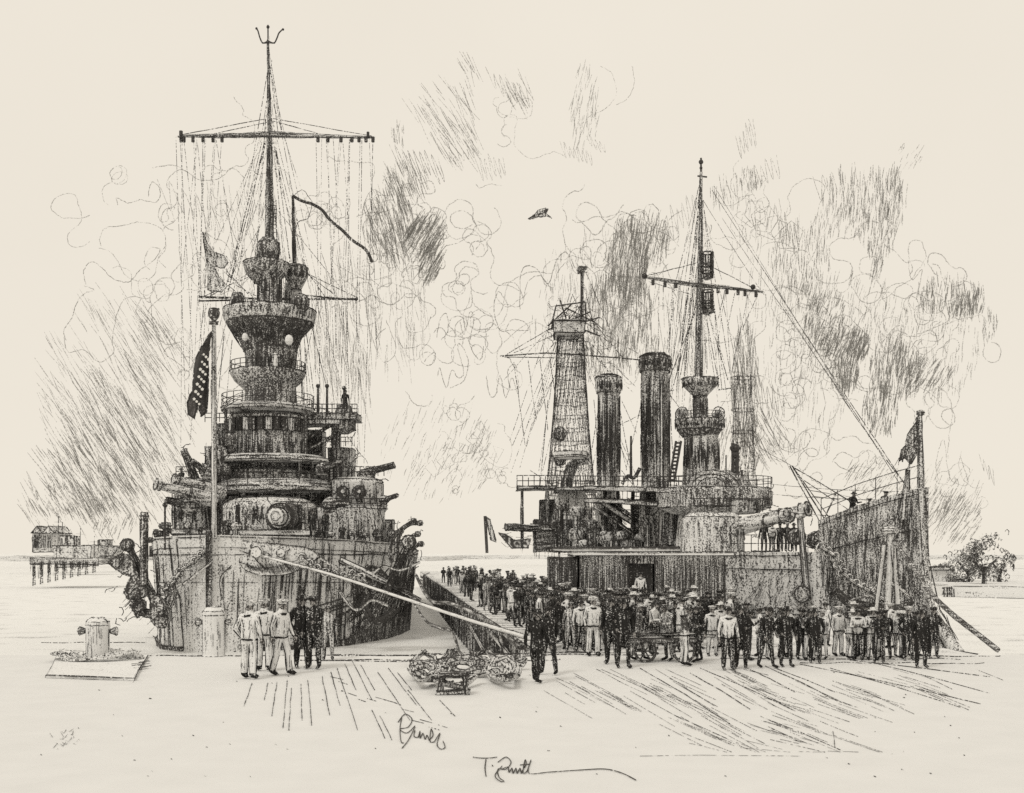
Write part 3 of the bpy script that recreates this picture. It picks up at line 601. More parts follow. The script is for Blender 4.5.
m = MB(77); m.tube([P(269.5, 262, 77), P(269.5, 190, 77), P(269.5, 140, 77), P(269, 100, 77), P(268, 40, 77)], [.36, .26, .18, .1, .055], 10)
m.ink([P(270.5, 262, 76.6), P(270.5, 190, 76.7), P(270, 138, 76.8)], 1.8); m.ink([P(268, 250, 76.6), P(269, 140, 76.7), P(269, 60, 76.9)], 1.0); m.build('topmast', hatch(.66, 72), ma, edges=.5)
m = MB(77); 
for pts in (((268, 41), (263, 43), (260, 38), (258, 31), (256, 28)), ((268, 41), (274, 43), (277, 38), (279, 33), (283, 29)), ((268, 44), (268, 25)), ((262, 43), (275, 43))): m.tube(smooth([P(x, y, 77) for x, y in pts], 4), .05, 6)
m.ball(P(268, 27, 77), .12, 8); m.ball(P(256.5, 28.5, 77), .09, 8); m.ball(P(283, 29.5, 77), .09, 8); m.build('truck_ornament', crayon(72, .9), ma, edges=0)
m = MB(77); m.tube([P(178, 136.5, 77), P(222, 136, 77), P(268, 134.5, 77), P(320, 136, 77), P(374, 137.5, 77)], [.06, .13, .2, .13, .06], 8)
m.ink([P(180, 134.5, 77), P(268, 132.5, 76.8), P(372, 136.5, 77)], .8); m.ink([P(220, 137, 76.8), P(268, 136.5, 76.7), P(330, 137.5, 76.9)], 1.4)
yd = m.build('yard', hatch(.5, 72, 'x'), ma, edges=.5)
for x in (181, 184, 193, 203, 213, 222, 341, 328, 318, 352, 359, 366, 373): 
    m = MB(77); m.tube([P(x, 137, 76.9), P(x, 142, 76.9)], .12, 6); m.build('block', crayon(72, .9), yd, edges=0)
m = MB(77); m.tube([P(181, 131, 77), P(181, 137, 77)], .13, 6); m.tube([P(368, 132, 77), P(368, 137, 77)], .1, 6); m.build('yard_lamp', crayon(72, .9), yd, edges=0)
m = MB(77); m.tube([P(199, 297, 77), P(268, 299, 77), P(358, 299, 77)], .08, 6); m.tube([P(199, 301, 77.2), P(240, 300, 77.2)], .06, 6); m.tube([P(300, 295, 77.2), P(357, 300, 77.2)], .06, 6); m.build('yard', crayon(72, .7), ma, edges=0)
m = MB(77); m.tube([P(294.5, 266, 79), P(293, 196, 79)], [.14, .08], 8); m.ink([P(293.5, 264, 78.8), P(292.5, 198, 78.8)], 1.1); m.build('gaff_pole', hatch(.8, 72), ma, edges=.6)
m = MB(77); m.tube(smooth([P(x, y, 79) for x, y in ((293, 196), (302, 201), (312, 204), (322, 210), (330, 220), (342, 230), (352, 240), (366, 250), (372, 262))], 5), .11, 6); m.ink(smooth([P(x, y, 78.8) for x, y in ((293, 196), (302, 190), (308, 196), (312, 204), (308, 218), (298, 222), (296, 232))], 5), .9); m.build('hanging_pennant', crayon(72, .85), ma, edges=0)
m = MB(77)                                    # ladder up the topmast
for x in (273.5, 277): m.tube([P(x, 262, 76.6), P(x - 1, 200, 76.6)], .035, 4)
for i in range(16): y = 202 + i * 3.8; m.tube([P(273, y, 76.6), P(277, y, 76.6)], .03, 4)
m.build('ladder', crayon(72, .7), ma, edges=0)
# tattered signal flag left of the mast
m = MB(76); fl = [(203, 232), (207, 243), (214, 252), (224, 256), (228, 262), (224, 268), (214, 266), (218, 276), (227, 286), (222, 292), (208, 290), (208, 276), (207, 262), (204, 246)]
m.plate([P(x, y, 76 + .25 * math.sin(i * 1.3)) for i, (x, y) in enumerate(fl)], .05)
for _ in range(34): x, y = rnd.choice(fl); m.ink([P(x + 2, y, 75.7), P(x + rnd.uniform(2, 9), y + rnd.uniform(4, 12), 75.7)], .9)
m.build('signal_flag', hatch(.4, 72, 'd'), LS, edges=.9)
# rigging
def lsr(kind, a, b, k=.7, Ya=77, Yb=77, cover=.42, sag=0): return line(kind, LS, P(*a, Ya), P(*b, Yb), 76, k, sag, cover)
for a, b in (((180, 140), (196, 410)), ((184, 140), (202, 300)), ((176, 140), (186, 420)), ((197, 140), (206, 232)), ((216, 140), (236, 262)), ((203, 140), (200, 300))): lsr('halyard', a, b, .6)
for a, b in (((373, 140), (364, 470)), ((362, 140), (357, 470)), ((350, 140), (346, 410)), ((316, 140), (320, 400)), ((336, 300), (336, 400)), ((326, 300), (328, 395)), ((312, 300), (316, 380)), ((346, 300), (350, 420)), ((355, 300), (362, 400)), ((206, 300), (200, 400)), ((216, 300), (214, 400)), ((204, 300), (190, 440))): lsr('halyard', a, b, .6)
for a, b in (((262, 142), (234, 262)), ((264, 142), (240, 262)), ((266, 142), (228, 290)), ((265, 142), (222, 300)), ((274, 142), (304, 265)), ((276, 150), (290, 262)), ((273, 142), (298, 262)), ((272, 60), (262, 135)), ((269, 50), (282, 130)), ((268, 50), (279, 140))): lsr('shroud', a, b, .75, cover=.5)
for a, b in (((270, 118), (181, 135)), ((270, 118), (372, 136)), ((268, 122), (214, 134)), ((270, 120), (320, 134)), ((200, 298), (260, 272)), ((300, 270), (358, 298)), ((300, 268), (336, 296)), ((306, 270), (326, 298)), ((210, 296), (258, 268)), ((226, 280), (256, 296)), ((224, 272), (252, 296)), ((222, 266), (248, 294))): lsr('lift', a, b, .8, cover=.55)
for a, b in (((232, 340), (226, 405)), ((304, 330), (308, 410)), ((300, 335), (302, 405)), ((306, 330), (316, 412)), ((224, 336), (216, 420)), ((310, 318), (326, 385)), ((302, 378), (304, 412)), ((347, 436), (362, 456)), ((340, 430), (300, 470)), ((296, 395), (330, 412))): lsr('stay', a, b, .8, cover=.6)
for a, b in (((304, 340), (322, 480)), ((318, 300), (306, 360)), ((214, 330), (214, 400))): lsr('stay', a, b, .6)

# jackstaff with drooping spangled jack
m = MB(62); m.tube([P(214, 538, 61.5), P(214, 322, 61.5)], [.16, .1], 10); js = m.build('jackstaff', hatch(.12, 62), LS, edges=.5)
m = MB(62); m.ink([P(211.6, 560, 61.4), P(212, 330, 61.4)], 1.4); m.ink([P(216.6, 540, 61.4), P(215.6, 330, 61.4)], .9); m.build('halyard', crayon(62), js, edges=0) if m.v else None
m = MB(62); m.turn(214, 61.5, [(1, 307.5), (5, 309), (6, 313), (5, 317), (2, 321), (4, 322), (4, 324)], 14); streaks(m, 214, 61.5, 5.5, 310, 318, 10, 1.4); m.build('truck_ball', hatch(.85, 62), js, edges=1.2)
# flag: folded cloth with stars
m = MB(62); fl = [(211, 332), (209, 345), (208, 360), (208, 390), (206, 412), (201, 416), (198, 404), (194, 418), (188, 414), (187, 402), (192, 392), (194, 372), (196, 358), (202, 346), (207, 338)]
nb = len(fl); m.plate([P(x, y, 61.2 + .18 * math.sin(i * 1.7)) for i, (x, y) in enumerate(fl)], .12)
for _ in range(40): t = rnd.random(); x = 208 - t * 10 + rnd.uniform(-3, 3); y = 345 + t * 60; m.ink([P(x, y, 60.95), P(x - rnd.uniform(1, 3), y + rnd.uniform(6, 14), 60.95)], 1.5)
fo = m.build('naval_jack', hatch(.97, 62, light=(.2, .19, .19)), js, edges=1.4)
for i in range(22):
    t = i / 21; x = 207 - 11 * t + (3.2 if i % 3 == 0 else -2.8 if i % 3 == 1 else .2) ; y = 352 + 52 * t
    m = MB(62); m.lathe(P(x, y, 60.93), [(.075 * rnd.uniform(.8, 1.3), -.02), (.075, .02)], 5, axis='y', a0=.3); m.build('star', plain((.72, .71, .68)), fo, edges=0)


# anchors hung at both bows, chains, davits
def anchor(parent, top, bot, Y, r=.14, arms=1.0, balls=True, dens=.75, flip=1):
    A = P(*top, Y); B = P(*bot, Y); d = (B - A).normalized(); sd_ = Vector((d.z, 0, -d.x)) * flip; L = (B - A).length
    m = MB(Y); m.tube([A, A.lerp(B, .5), B], [r, r * 1.1, r * 1.6], 10)
    for i in range(8): o = rnd.uniform(-.8, .8) * r; m.ink([A.lerp(B, rnd.uniform(0, .3)) + sd_ * o + Vector((0, -r, 0)), A.lerp(B, rnd.uniform(.5, 1)) + sd_ * o + Vector((0, -r * 1.1, 0))], 1.1)
    an = m.build('anchor', hatch(dens, Y), parent, edges=1)
    for s in (-1, 1):
        m = MB(Y); pts = [B, B + sd_ * s * .5 * arms - d * .12, B + sd_ * s * 1.0 * arms - d * .55, B + sd_ * s * 1.15 * arms - d * .95]
        m.tube(smooth(pts, 4), [r * 1.6] * 4 + [r * 1.4] * 4 + [r * 1.2] * 4 + [r * .4], 8); p = pts[2]
        m.plate([p + sd_ * s * .34 - d * .55, p + sd_ * s * .30 + d * .28, p - sd_ * s * .26 + d * .1], .22); m.build('fluke', hatch(dens + .1, Y, 'd'), an, edges=1.3)
    if balls:
        m = MB(Y); m.ball(A, r * 2.3, 12); m.ink([A + Vector((r * 2.3 * math.cos(t), -.2, r * 2.3 * math.sin(t))) for t in (0, 1, 2, 3, 4, 5, 6.28)], 1.3); m.build('stock_ball', hatch(.85, Y), an, edges=1)
    return an
anchor(LS, (128, 545), (160, 612), 61, .17, 1.0, True, .7)
anchor(LS, (409, 542), (374, 618), 62, .19, .75, True, .88)
m = MB(61); m.tube([P(104 + 44, 586, 60.6), P(128, 562, 60.6), P(122, 556, 60.6)], [.12, .14, .1], 8); m.build('anchor_stock', hatch(.8, 62), LS)
for cx, cy, pts in ((124, 562, ((108, 562), (122, 554), (132, 560), (134, 576), (120, 572))), (134, 596, ((124, 592), (132, 576), (142, 580), (144, 596), (130, 600))), (136, 604, ((132, 602), (142, 600), (144, 608), (136, 611))), (160, 618, ((150, 600), (158, 596), (168, 614), (164, 628), (152, 622)))):
    m = MB(61); m.plate(smooth([P(x, y, 60.4) for x, y in pts + (pts[0],)], 4)[:-1], .35)
    for _ in range(26): x = cx + rnd.gauss(0, 5); y = cy + rnd.gauss(0, 5); m.ink([P(x - 3, y + 3, 60.3), P(x + 3, y - 3, 60.3)], 1.1)
    m.build('anchor_palm', hatch(.6, 62, 'd'), LS, edges=1.6)
for cx, cy, pts in ((373, 574, ((358, 574), (372, 566), (388, 578), (372, 592))), (396, 586, ((384, 582), (398, 576), (404, 588), (392, 598))), (360, 596, ((352, 592), (362, 582), (372, 600), (358, 608)))):
    m = MB(63); m.plate(smooth([P(x, y, 62.6) for x, y in pts + (pts[0],)], 4)[:-1], .35)
    for _ in range(26): x = cx + rnd.gauss(0, 5); y = cy + rnd.gauss(0, 5); m.ink([P(x - 3, y + 3, 62.5), P(x + 3, y - 3, 62.5)], 1.3)
    m.build('anchor_palm', hatch(.97, 62, 'd'), LS, edges=1.8)
m = MB(62); m.tube([P(340, 560, 62.6), P(373, 576, 62.6), P(420, 600, 62.8)], [.16, .2, .1], 8); m.build('anchor_stock', hatch(.08, 62), LS, edges=1.6)
def chain(parent, pts, Y, r=.18, n=20, name='chain_link', dens=.04):
    p = smooth([P(x, y, Y) for x, y in pts], 10); L = [0]
    for i in range(1, len(p)): L.append(L[-1] + (p[i] - p[i - 1]).length)
    for i in range(n):
        t = L[-1] * (i + .5) / n; j = max(q for q in range(len(L)) if L[q] <= t); j = min(j, len(p) - 2)
        c = p[j].lerp(p[j + 1], (t - L[j]) / max(1e-6, L[j + 1] - L[j])); d = (p[j + 1] - p[j]).normalized(); e = Vector((0, 1, 0)) if i % 2 else d.cross(Vector((0, 1, 0))).normalized()
        m = MB(Y); h = L[-1] / n * .72
        m.tube([c + d * h * math.cos(a * math.pi / 5) + e * r * math.sin(a * math.pi / 5) for a in range(11)], r * .33, 5); m.build(name, hatch(dens, Y), parent, edges=.9, ang=60)
chain(LS, ((160, 592), (172, 585), (182, 570), (196, 560), (206, 550)), 61.5, .22, 14)
chain(LS, ((300, 556), (316, 568), (340, 576), (356, 574), (366, 582)), 61.8, .22, 16)
for k_, (pts) in enumerate((((398, 560), (397, 545), (402, 530), (410, 524), (420, 523)), ((404, 560), (404, 548), (410, 538), (418, 534)), ((410, 562), (411, 552), (416, 546), (421, 544)), ((392, 562), (390, 548), (396, 534), (406, 526), (414, 521)), ((170, 562), (172, 546), (166, 536), (156, 532)), ((166, 566), (166, 552), (160, 542), (150, 540)), ((176, 560), (178, 546), (174, 534), (162, 526)))):
    m = MB(66); q = smooth([P(x, y, 68) for x, y in pts], 5); m.tube(q, .13, 8); m.ball(q[-1], .2, 8); m.ink([p + Vector((0, -.14, 0)) for p in q], 1.3); m.build('davit', hatch(.75, 68), LS, edges=.7)
for _ in range(1):
    m = MB(66); m.pbox(388, 414, 552, 575, 77, 1)
    for _ in range(50): x = rnd.uniform(389, 414); m.ink([P(x, rnd.uniform(548, 570), 76.8), P(x, rnd.uniform(570, 590), 76.8)], 1.1)
    m.build('deck_locker', hatch(.6, 68), LS)
# mooring post standing at the left of the bow
m = MB(61); m.tube([P(144, 585, 60.5), P(144, 520, 60.5)], .2, 10); m.turn(144.5, 60.5, [(1, 512), (3.6, 513), (4.6, 516), (3.6, 519), (3.6, 521)], 12); streaks(m, 144.3, 60.5, 3.4, 521, 580, 14, 1.1); m.build('bow_post', hatch(.65, 62), LS, edges=1.2)
m = MB(61); m.tube([P(165, 550, 62), P(165, 505, 62)], .06, 6); m.ball(P(165, 505, 62), .16, 8); m.build('bow_post', crayon(62, .9), LS, edges=0)
# ropes over the bow
def rope(name, pts, r, parent=None, dens=.1, Y=60, lab=None, grp=None, edges=0, outl=1.0):
    m = MB(Y); p = smooth(pts, 8); m.tube(p, r, 8)
    for s in (-1, 1): m.ink([q + Vector((0, 0, s * r)) for q in p], outl, .25)
    o = m.build(name, hatch(dens, Y, 'x'), parent, edges=edges)
    return tag(o, lab, 'rope', grp) if lab else o
rope('mooring_rope', [P(262, 556, 62), P(330, 574, 58), P(400, 597, 50), P(470, 620, 42), P(536, 640, 34.3)], .07, None, .05, 48, 'pale mooring rope running from the battleship scroll to the pier corner')
rope('mooring_rope', [P(416, 575, 64), P(430, 600, 58), P(452, 604, 52), P(490, 622, 44), P(520, 648, 36)], .09, None, .8, 48, 'dark sagging mooring rope between battleship flank and pier end')
rope('mooring_rope', [P(411, 598, 62), P(425, 620, 55), P(440, 628, 50), P(452, 632, 47), P(459, 652, 40)], .06, None, .8, 48, 'short dark slack rope dropping beside the battleship hull')
# clutter of foot ropes at the turret foot
for i in range(46):
    x = rnd.uniform(232, 330); y = rnd.uniform(496, 530); m = MB(67); m.ink([P(x, y, 66.2), P(x + rnd.uniform(-6, 6), y + rnd.uniform(-3, 8), 66.2), P(x + rnd.uniform(-6, 8), y + rnd.uniform(2, 12), 66.2)], 1.3)
    m.v = m.iv; m.f = m.fi; m.iv = []; m.fi = []; m.build('lashing', crayon(68), LS, edges=0)
for x, y0, y1 in ((318, 520, 556), (326, 512, 556), (300, 505, 530), (238, 505, 530), (308, 536, 560)):
    m = MB(67); m.tube([P(x, y0, 66), P(x, y1, 66)], .12, 6); m.ink([P(x, y0, 65.8), P(x, y1, 65.8)], 1.6); m.build('deck_post', hatch(.85, 68), LS)

for _ in range(24): e = rnd.choice((rnd.uniform(200, 250), rnd.uniform(288, 345))); lsr('shroud', (269, rnd.uniform(60, 230)), (e, rnd.uniform(262, 410)), .55, cover=.38)
for _ in range(20): e = rnd.choice((rnd.uniform(180, 222), rnd.uniform(318, 372))); lsr('halyard', (e, 139), (e + rnd.uniform(-16, 16), rnd.uniform(260, 470)), .5, cover=.34)

# more gear crowding both sides of the towers: lockers, boats, small guns, screens and fittings along the deck edge
for x0, x1, y0, y1, Y, d, nm in ((205, 236, 446, 500, 77, .7, 'deckhouse'), (216, 234, 424, 450, 78, .62, 'deckhouse'), (302, 330, 462, 512, 76, .72, 'deckhouse'), (328, 352, 448, 482, 78, .45, 'deckhouse'), (306, 322, 430, 464, 79, .6, 'deckhouse'), (176, 206, 478, 500, 76.5, .6, 'gun_screen'), (372, 392, 520, 556, 74, .62, 'deck_locker'), (150, 176, 546, 556, 68, .5, 'deck_locker')):
    m = MB(Y); m.pbox(x0, x1, y0, y1, Y, 1.6)
    for _ in range(int((x1 - x0) * 1.6)): x = rnd.uniform(x0, x1); y = rnd.uniform(y0, y1 - 6); m.ink([P(x, y, Y - .1), P(x + rnd.uniform(-2, 2), min(y1, y + rnd.uniform(5, 22)), Y - .1)], 1.2)
    m.build(nm, hatch(d, 72), LS, edges=1.3)
for x0, x1, y, Y in ((300, 384, 476, 73), (176, 232, 476, 74), (300, 352, 446, 77.5), (205, 234, 422, 77.5), (325, 384, 508, 71.5)): rail(LS, [P(x0, y, Y), P(x1, y, Y)], .62, int((x1 - x0) / 6), Y)
for x, y, L, a, Y, k in ((322, 470, 20, 25, 73, .2), (208, 474, -20, 40, 72, .2), (330, 505, 18, 8, 70, .22), (190, 505, -24, 12, 70, .25), (384, 500, 14, 20, 72, .14), (230, 450, -14, 60, 74, .14)):
    m = MB(Y); A = P(x, y, Y); B = P(x + L * math.cos(R(a)), y - abs(L) * math.sin(R(a)), Y - 1); m.tube([A, A.lerp(B, .4), B], [k * 1.4, k, k * .8], 8); m.ink([A + Vector((0, -k, k)), B + Vector((0, -k, k * .7))], 1.3); m.ball(A, k * 2.4, 10); m.build('small_gun', hatch(.7, 72, 'x'), LS, edges=1.2)
for i, (x, y, Y) in enumerate(((158, 540, 66), (166, 538, 66), (226, 532, 63.5), (236, 533, 63.5), (318, 542, 66), (330, 540, 67), (342, 541, 68), (352, 542, 69), (364, 541, 70), (378, 543, 71), (392, 546, 72), (404, 548, 73), (188, 536, 65), (200, 535, 64.5))):
    m = MB(Y); r_ = rnd.uniform(.14, .3); h_ = rnd.uniform(.5, 1.1); c = P(x, y + 4, Y); m.tube([c, c + Vector((0, 0, h_))], r_ * .6, 8); m.ball(c + Vector((0, 0, h_)), r_, 8, 1.2, 1, .9); m.ink([c + Vector((-r_, -.2, 0)), c + Vector((-r_, -.2, h_))], 1.4); m.build('deck_fitting', hatch(rnd.choice((.15, .6, .85)), 72), LS, edges=1.3)
for pts in (((214, 560), (196, 574), (176, 590), (160, 604)), ((232, 566), (220, 580), (222, 600)), ((318, 556), (334, 566), (352, 566)), ((420, 562), (400, 570), (384, 566), (372, 574)), ((340, 592), (356, 610), (372, 600), (388, 606))):
    m = MB(61); q = smooth([P(x, y, 61.2) for x, y in pts], 6); m.tube(q, .07, 6); m.ink([p + Vector((0, -.08, .06)) for p in q], 1.2); m.build('cable', hatch(.3, 62), LS, edges=0)

def scratch(parent, name, x0, x1, y0, y1, Y, n, k=1.0, L=14):
    for _ in range(n):
        x = rnd.uniform(x0, x1); y = rnd.uniform(y0, y1); m = MB(Y); a = rnd.uniform(0, 6.28); p = []
        for i in range(5): p.append(P(x, y, Y + rnd.uniform(-.2, .2))); x += math.cos(a) * L / 5; y += math.sin(a) * L / 5; a += rnd.gauss(0, .8)
        m.ink(smooth(p, 3), k, .3); m.v = m.iv; m.f = m.fi; m.iv = []; m.fi = []; m.build(name, crayon(Y, .8), parent, edges=0)
scratch(LS, 'loose_line', 176, 232, 440, 530, 71, 22); scratch(LS, 'loose_line', 300, 384, 440, 500, 71.5, 18); scratch(LS, 'loose_line', 228, 318, 404, 416, 72, 12)
scratch(LS, 'loose_line', 232, 330, 488, 530, 65, 20); scratch(LS, 'loose_line', 380, 424, 520, 580, 61.8, 16); scratch(LS, 'loose_line', 112, 172, 545, 640, 60, 22); scratch(LS, 'loose_line', 330, 404, 555, 625, 61, 24)

# ================================================================ right battleship: dark bow at right, funnels and masts going away to the left
RS = thing('battleship', (18.2, 48, WZ), 'battleship at right with dark high bow, two funnels and a lattice mast behind', 'battleship')
def lerps(tab, Y):
    for (a, b), (c, d) in zip(tab, tab[1:]):
        if Y <= c: return b + (d - b) * (Y - a) / (c - a)
    return tab[-1][1]
def xr(Y): return lerps([(44, 19.5), (58, 13.3), (66, 13.4), (75, 13.4), (85, 12.8), (100, 11.2), (115, 9.6), (155, 8)], Y)
SR = [(47.6, .12, .12), (48.6, .75, .35), (50, 1.25, .8), (52, 1.5, 1.1), (54, 2.6, 2.0), (56, 3.4, 2.8), (60, 4.7, 4.2), (66, 6.2, 5.8), (75, 7.5, 7.2), (85, 8, 7.7), (100, 5.6, 5.3), (112, 4.2, 3.9), (120, 1.5, 1.2), (124, .4, .3)]
def dr(Y): return 5.95 - .30 * (Y - 47.6) if Y < 52.2 else 3.15
def ram(st, Y, z):                             # forward sweep of the ram below the flare
    k = max(0, .9 - z) / 3.3; k = k ** 1.2 * 3.5 * max(0, 1 - (Y - 47.6) / 8); return Vector((.42 * k, -.907 * k, 0))
def rp(Y, t, o=.04, S=SR, side=-1):
    for i in range(len(S) - 1):
        if S[i][0] <= Y <= S[i + 1][0]:
            u = (Y - S[i][0]) / (S[i + 1][0] - S[i][0]); hd = S[i][1] + u * (S[i + 1][1] - S[i][1]); hw = S[i][2] + u * (S[i + 1][2] - S[i][2]); break
    h = hw + (hd - hw) * t ** 1.5 + o
    top = dr(Y); z = WZ - .4 + (top - WZ + .4) * t; return Vector((xr(Y) + side * h, Y - o, z)) + ram(0, Y, z)
S1 = [s for s in SR if s[0] < 52.1]
m = MB(52); hull_loft(m, S1, xr, dr, [1, .88, .76, .64, .52, .4, .3, .2, .1, 0], lambda t: t ** 1.5); m.v = [v + ram(0, v.y, v.z) for v in m.v]
for i in range(220):
    Y = rnd.uniform(47.8, 51.9); t0 = rnd.uniform(.15, 1); t1 = max(.02, t0 - rnd.uniform(.05, .3)); m.ink([rp(Y, t0, .04, S1), rp(min(51.99, Y + rnd.uniform(0, .5)), t1, .04, S1)], rnd.uniform(.7, 1.3))
for t in (.97, .80, .34): m.ink([rp(47.7 + 4.25 * q / 14, t, .05, S1) for q in range(15)], 1.3)
for x in (898, 905): m.ink([P(x, 500, 47.9), P(x + 6, 560, 47.6)], .8)
hb = m.build('bow_hull', hatch(.60, 48, 'e'), RS, edges=0)
m = MB(48); m.tube([P(921, 488, 47.5), P(921, 510, 47.5), P(923, 560, 47.3), P(932, 610, 46.8), P(950, 642, 46.2), P(964, 662, 45.7), P(968, 690, 45.5)], [.10, .12, .14, .18, .26, .3, .3], 12)
for _ in range(30): y = rnd.uniform(590, 645); x = 928 + (y - 590) * .45; m.ink([P(x + rnd.uniform(-4, 8), y, 46.3), P(x + 12, y + 14, 46.0)], 1)
m.ink([P(918, 490, 47.3), P(922, 560, 47.1), P(931, 610, 46.9), P(946, 640, 46.2), P(962, 656, 45.5)], 1.6); m.ink([P(925, 490, 47.3), P(929, 560, 47.1), P(940, 610, 46.8), P(958, 640, 46.1)], 1.3); m.build('ram_stem', hatch(.45, 48, 'e'), RS, edges=0)
S2 = [(52.03, 1.5, 1.1)] + [s for s in SR if s[0] > 52.1]
m = MB(60); hull_loft(m, S2, xr, lambda Y: 3.15, [1, .88, .76, .64, .52, .4, .3, .2, .1, 0], lambda t: t ** 1.5); m.v = [v + ram(0, v.y, v.z) for v in m.v]
for i in range(160):
    Y = rnd.uniform(52.3, 60); t0 = rnd.uniform(.2, .95); m.ink([rp(Y, t0, .04, S2), rp(Y + .4, max(.02, t0 - rnd.uniform(.05, .2)), .04, S2)], .9)
for t in (.97, .86, .5): m.ink([rp(52.3 + 10 * q / 16, t, .05, S2) for q in range(17)], 1.2)
m.build('midship_hull', hatch(.30, 60, 'e'), RS, edges=0)
m = MB(50); n_ = 12                             # rolled break of the forecastle
outline(m, [(822, 548), (806, 546), (812, 536), (828, 524), (836, 520)], 53, 1.8); outline(m, [(800, 540), (816, 532), (834, 522)], 52.8, 1.3); outline(m, [(811, 545), (815, 540), (825, 542)], 52.8, 1.3)
m.v = m.iv; m.f = m.fi; m.iv = []; m.fi = []; m.build('forecastle_break', crayon(48), RS, edges=0)
rail(RS, [rp(51.9, 1, -.1), rp(50, 1, -.1), rp(48.6, 1, -.1), rp(47.7, 1, -.05)], 1.0, 5, 50, rows=2)
m = MB(50); m.prism([(xr(Y) - h + .1, Y) for Y, h, _ in S1] + [(xr(Y) + h - .1, Y) for Y, h, _ in reversed(S1)], 4.5, 4.52); m.build('deck', hatch(.2, 48, 'x'), RS, edges=0)
# chain, anchor crown and mooring gear over the bow
chain(RS, ((818, 546), (834, 556), (842, 572), (856, 584), (872, 592), (884, 600)), 48.4, .19, 20, dens=.03)
m = MB(47); A = smooth([P(x, y, 46.8) for x, y in ((836, 590), (846, 600), (862, 607), (880, 610), (900, 607), (912, 601))], 5)
m.tube(A, [.1 + .16 * math.sin(math.pi * i / (len(A) - 1)) for i in range(len(A))], 8); m.build('anchor_crown', hatch(.93, 48, 'x'), RS, edges=1.6)
m = MB(47); m.tube(smooth([P(x, y, 46.8) for x, y in ((872, 592), (880, 584), (892, 584), (904, 592), (912, 603))], 5), .08, 6); m.tube(smooth([P(x, y, 46.6) for x, y in ((848, 602), (866, 596), (880, 600))], 4), .06, 6); m.build('anchor_shank', hatch(.15, 48), RS, edges=1)
for x0, y0, x1, y1, r_ in ((891, 534, 886, 640, .13), (884, 545, 875, 620, .07), (893, 545, 898, 604, .09)):
    m = MB(42); m.tube([P(x0, y0, 40), P(x1, y1, 40)], r_, 8); 
    for s_ in (-1, 1): m.ink([P(x0, y0, 39.8) + Vector((s_ * r_, 0, 0)), P(x1, y1, 39.8) + Vector((s_ * r_, 0, 0))], 1.1, sub=5)
    m.build('fender_spar', hatch(.08, 48), RS, edges=0)
m = MB(42); m.ball(P(890, 531, 40), .22, 12, 1.5, 1, .8); m.build('spar_cap', hatch(.2, 48), RS, edges=1.3)
rope('mooring_rope', [P(893, 540, 40), P(912, 565, 38), P(930, 592, 37), P(950, 612, 36), P(975, 632, 35), P(998, 650, 34)], .085, None, .75, 33, 'thick dark mooring rope sloping from the white spar to the quay at far right', outl=1.6)
# jackstaff and ensign
m = MB(48); m.tube([P(921, 490, 47.7), P(920, 416, 47.7)], [.13, .09], 10); j2 = m.build('jackstaff', hatch(.55, 48), RS, edges=.5)
m = MB(48); m.ink([P(923.4, 488, 47.6), P(922, 418, 47.6)], 1.4); m.ink([P(917.6, 488, 47.6), P(918, 418, 47.6)], 1.2); m.v = m.iv; m.f = m.fi; m.iv = []; m.fi = []; m.build('halyard', crayon(48), j2, edges=0)
m = MB(48); m.ball(P(920.5, 413, 47.7), .16, 12, 1.1, 1, .9); m.build('truck_ball', hatch(.8, 48), j2, edges=1)
m = MB(48); fl = [(918, 420), (917, 440), (916, 456), (911, 464), (905, 458), (900, 461), (902, 450), (906, 446), (908, 434), (912, 428)]
m.plate([P(x, y, 47.6 + .1 * math.sin(i * 1.7)) for i, (x, y) in enumerate(fl)], .08)
for _ in range(24): x, y = rnd.choice(fl[:6]); m.ink([P(x - 1, y - 3, 47.45), P(x - rnd.uniform(1, 6), y + 4, 47.45)], 1.3)
fo2 = m.build('naval_jack', hatch(.8, 48), j2, edges=1.2)
m = MB(48); m.tube([P(903, 520, 48.2), P(908, 470, 48.2)], [.2, .08], 8); m.build('bow_chock_post', hatch(.4, 48), RS, edges=1.2)
# derrick legs and stays standing on the forecastle
for a, b, k_ in (((792, 466), (830, 528), 1.5), ((790, 466), (824, 530), 1.2), ((792, 466), (838, 530), .9), ((795, 468), (868, 512), 1.1), ((800, 478), (852, 512), .8), ((836, 492), (820, 528), .9), ((838, 490), (826, 515), .8), ((836, 495), (808, 490), .6), ((812, 496), (840, 500), .6), ((760, 448), (792, 466), .5)):
    line('derrick_spar', RS, P(*a, 54), P(*b, 54), 54, k_ * 1.1, 0, .8)
for a, b, Ya, Yb, k_ in (((712, 190), (906, 486), 80, 48, .9), ((714, 186), (900, 484), 80, 48, .6), ((722, 218), (860, 420), 80, 52, .7), ((836, 388), (908, 488), 56, 48, 1.0), ((703, 200), (764, 295), 80, 80, .7), ((740, 360), (790, 470), 78, 60, .5), ((780, 300), (845, 400), 70, 56, .5)):
    line('stay', RS, P(*a, Ya), P(*b, Yb), 64, k_, .1, .55, 12)
for x0, y0, x1, y1 in ((770, 484, 920, 492), (700, 500, 832, 516), (770, 494, 918, 500)): line('hand_line', RS, P(x0, y0, 62), P(x1, y1, 48), 55, .7, .1, .5)

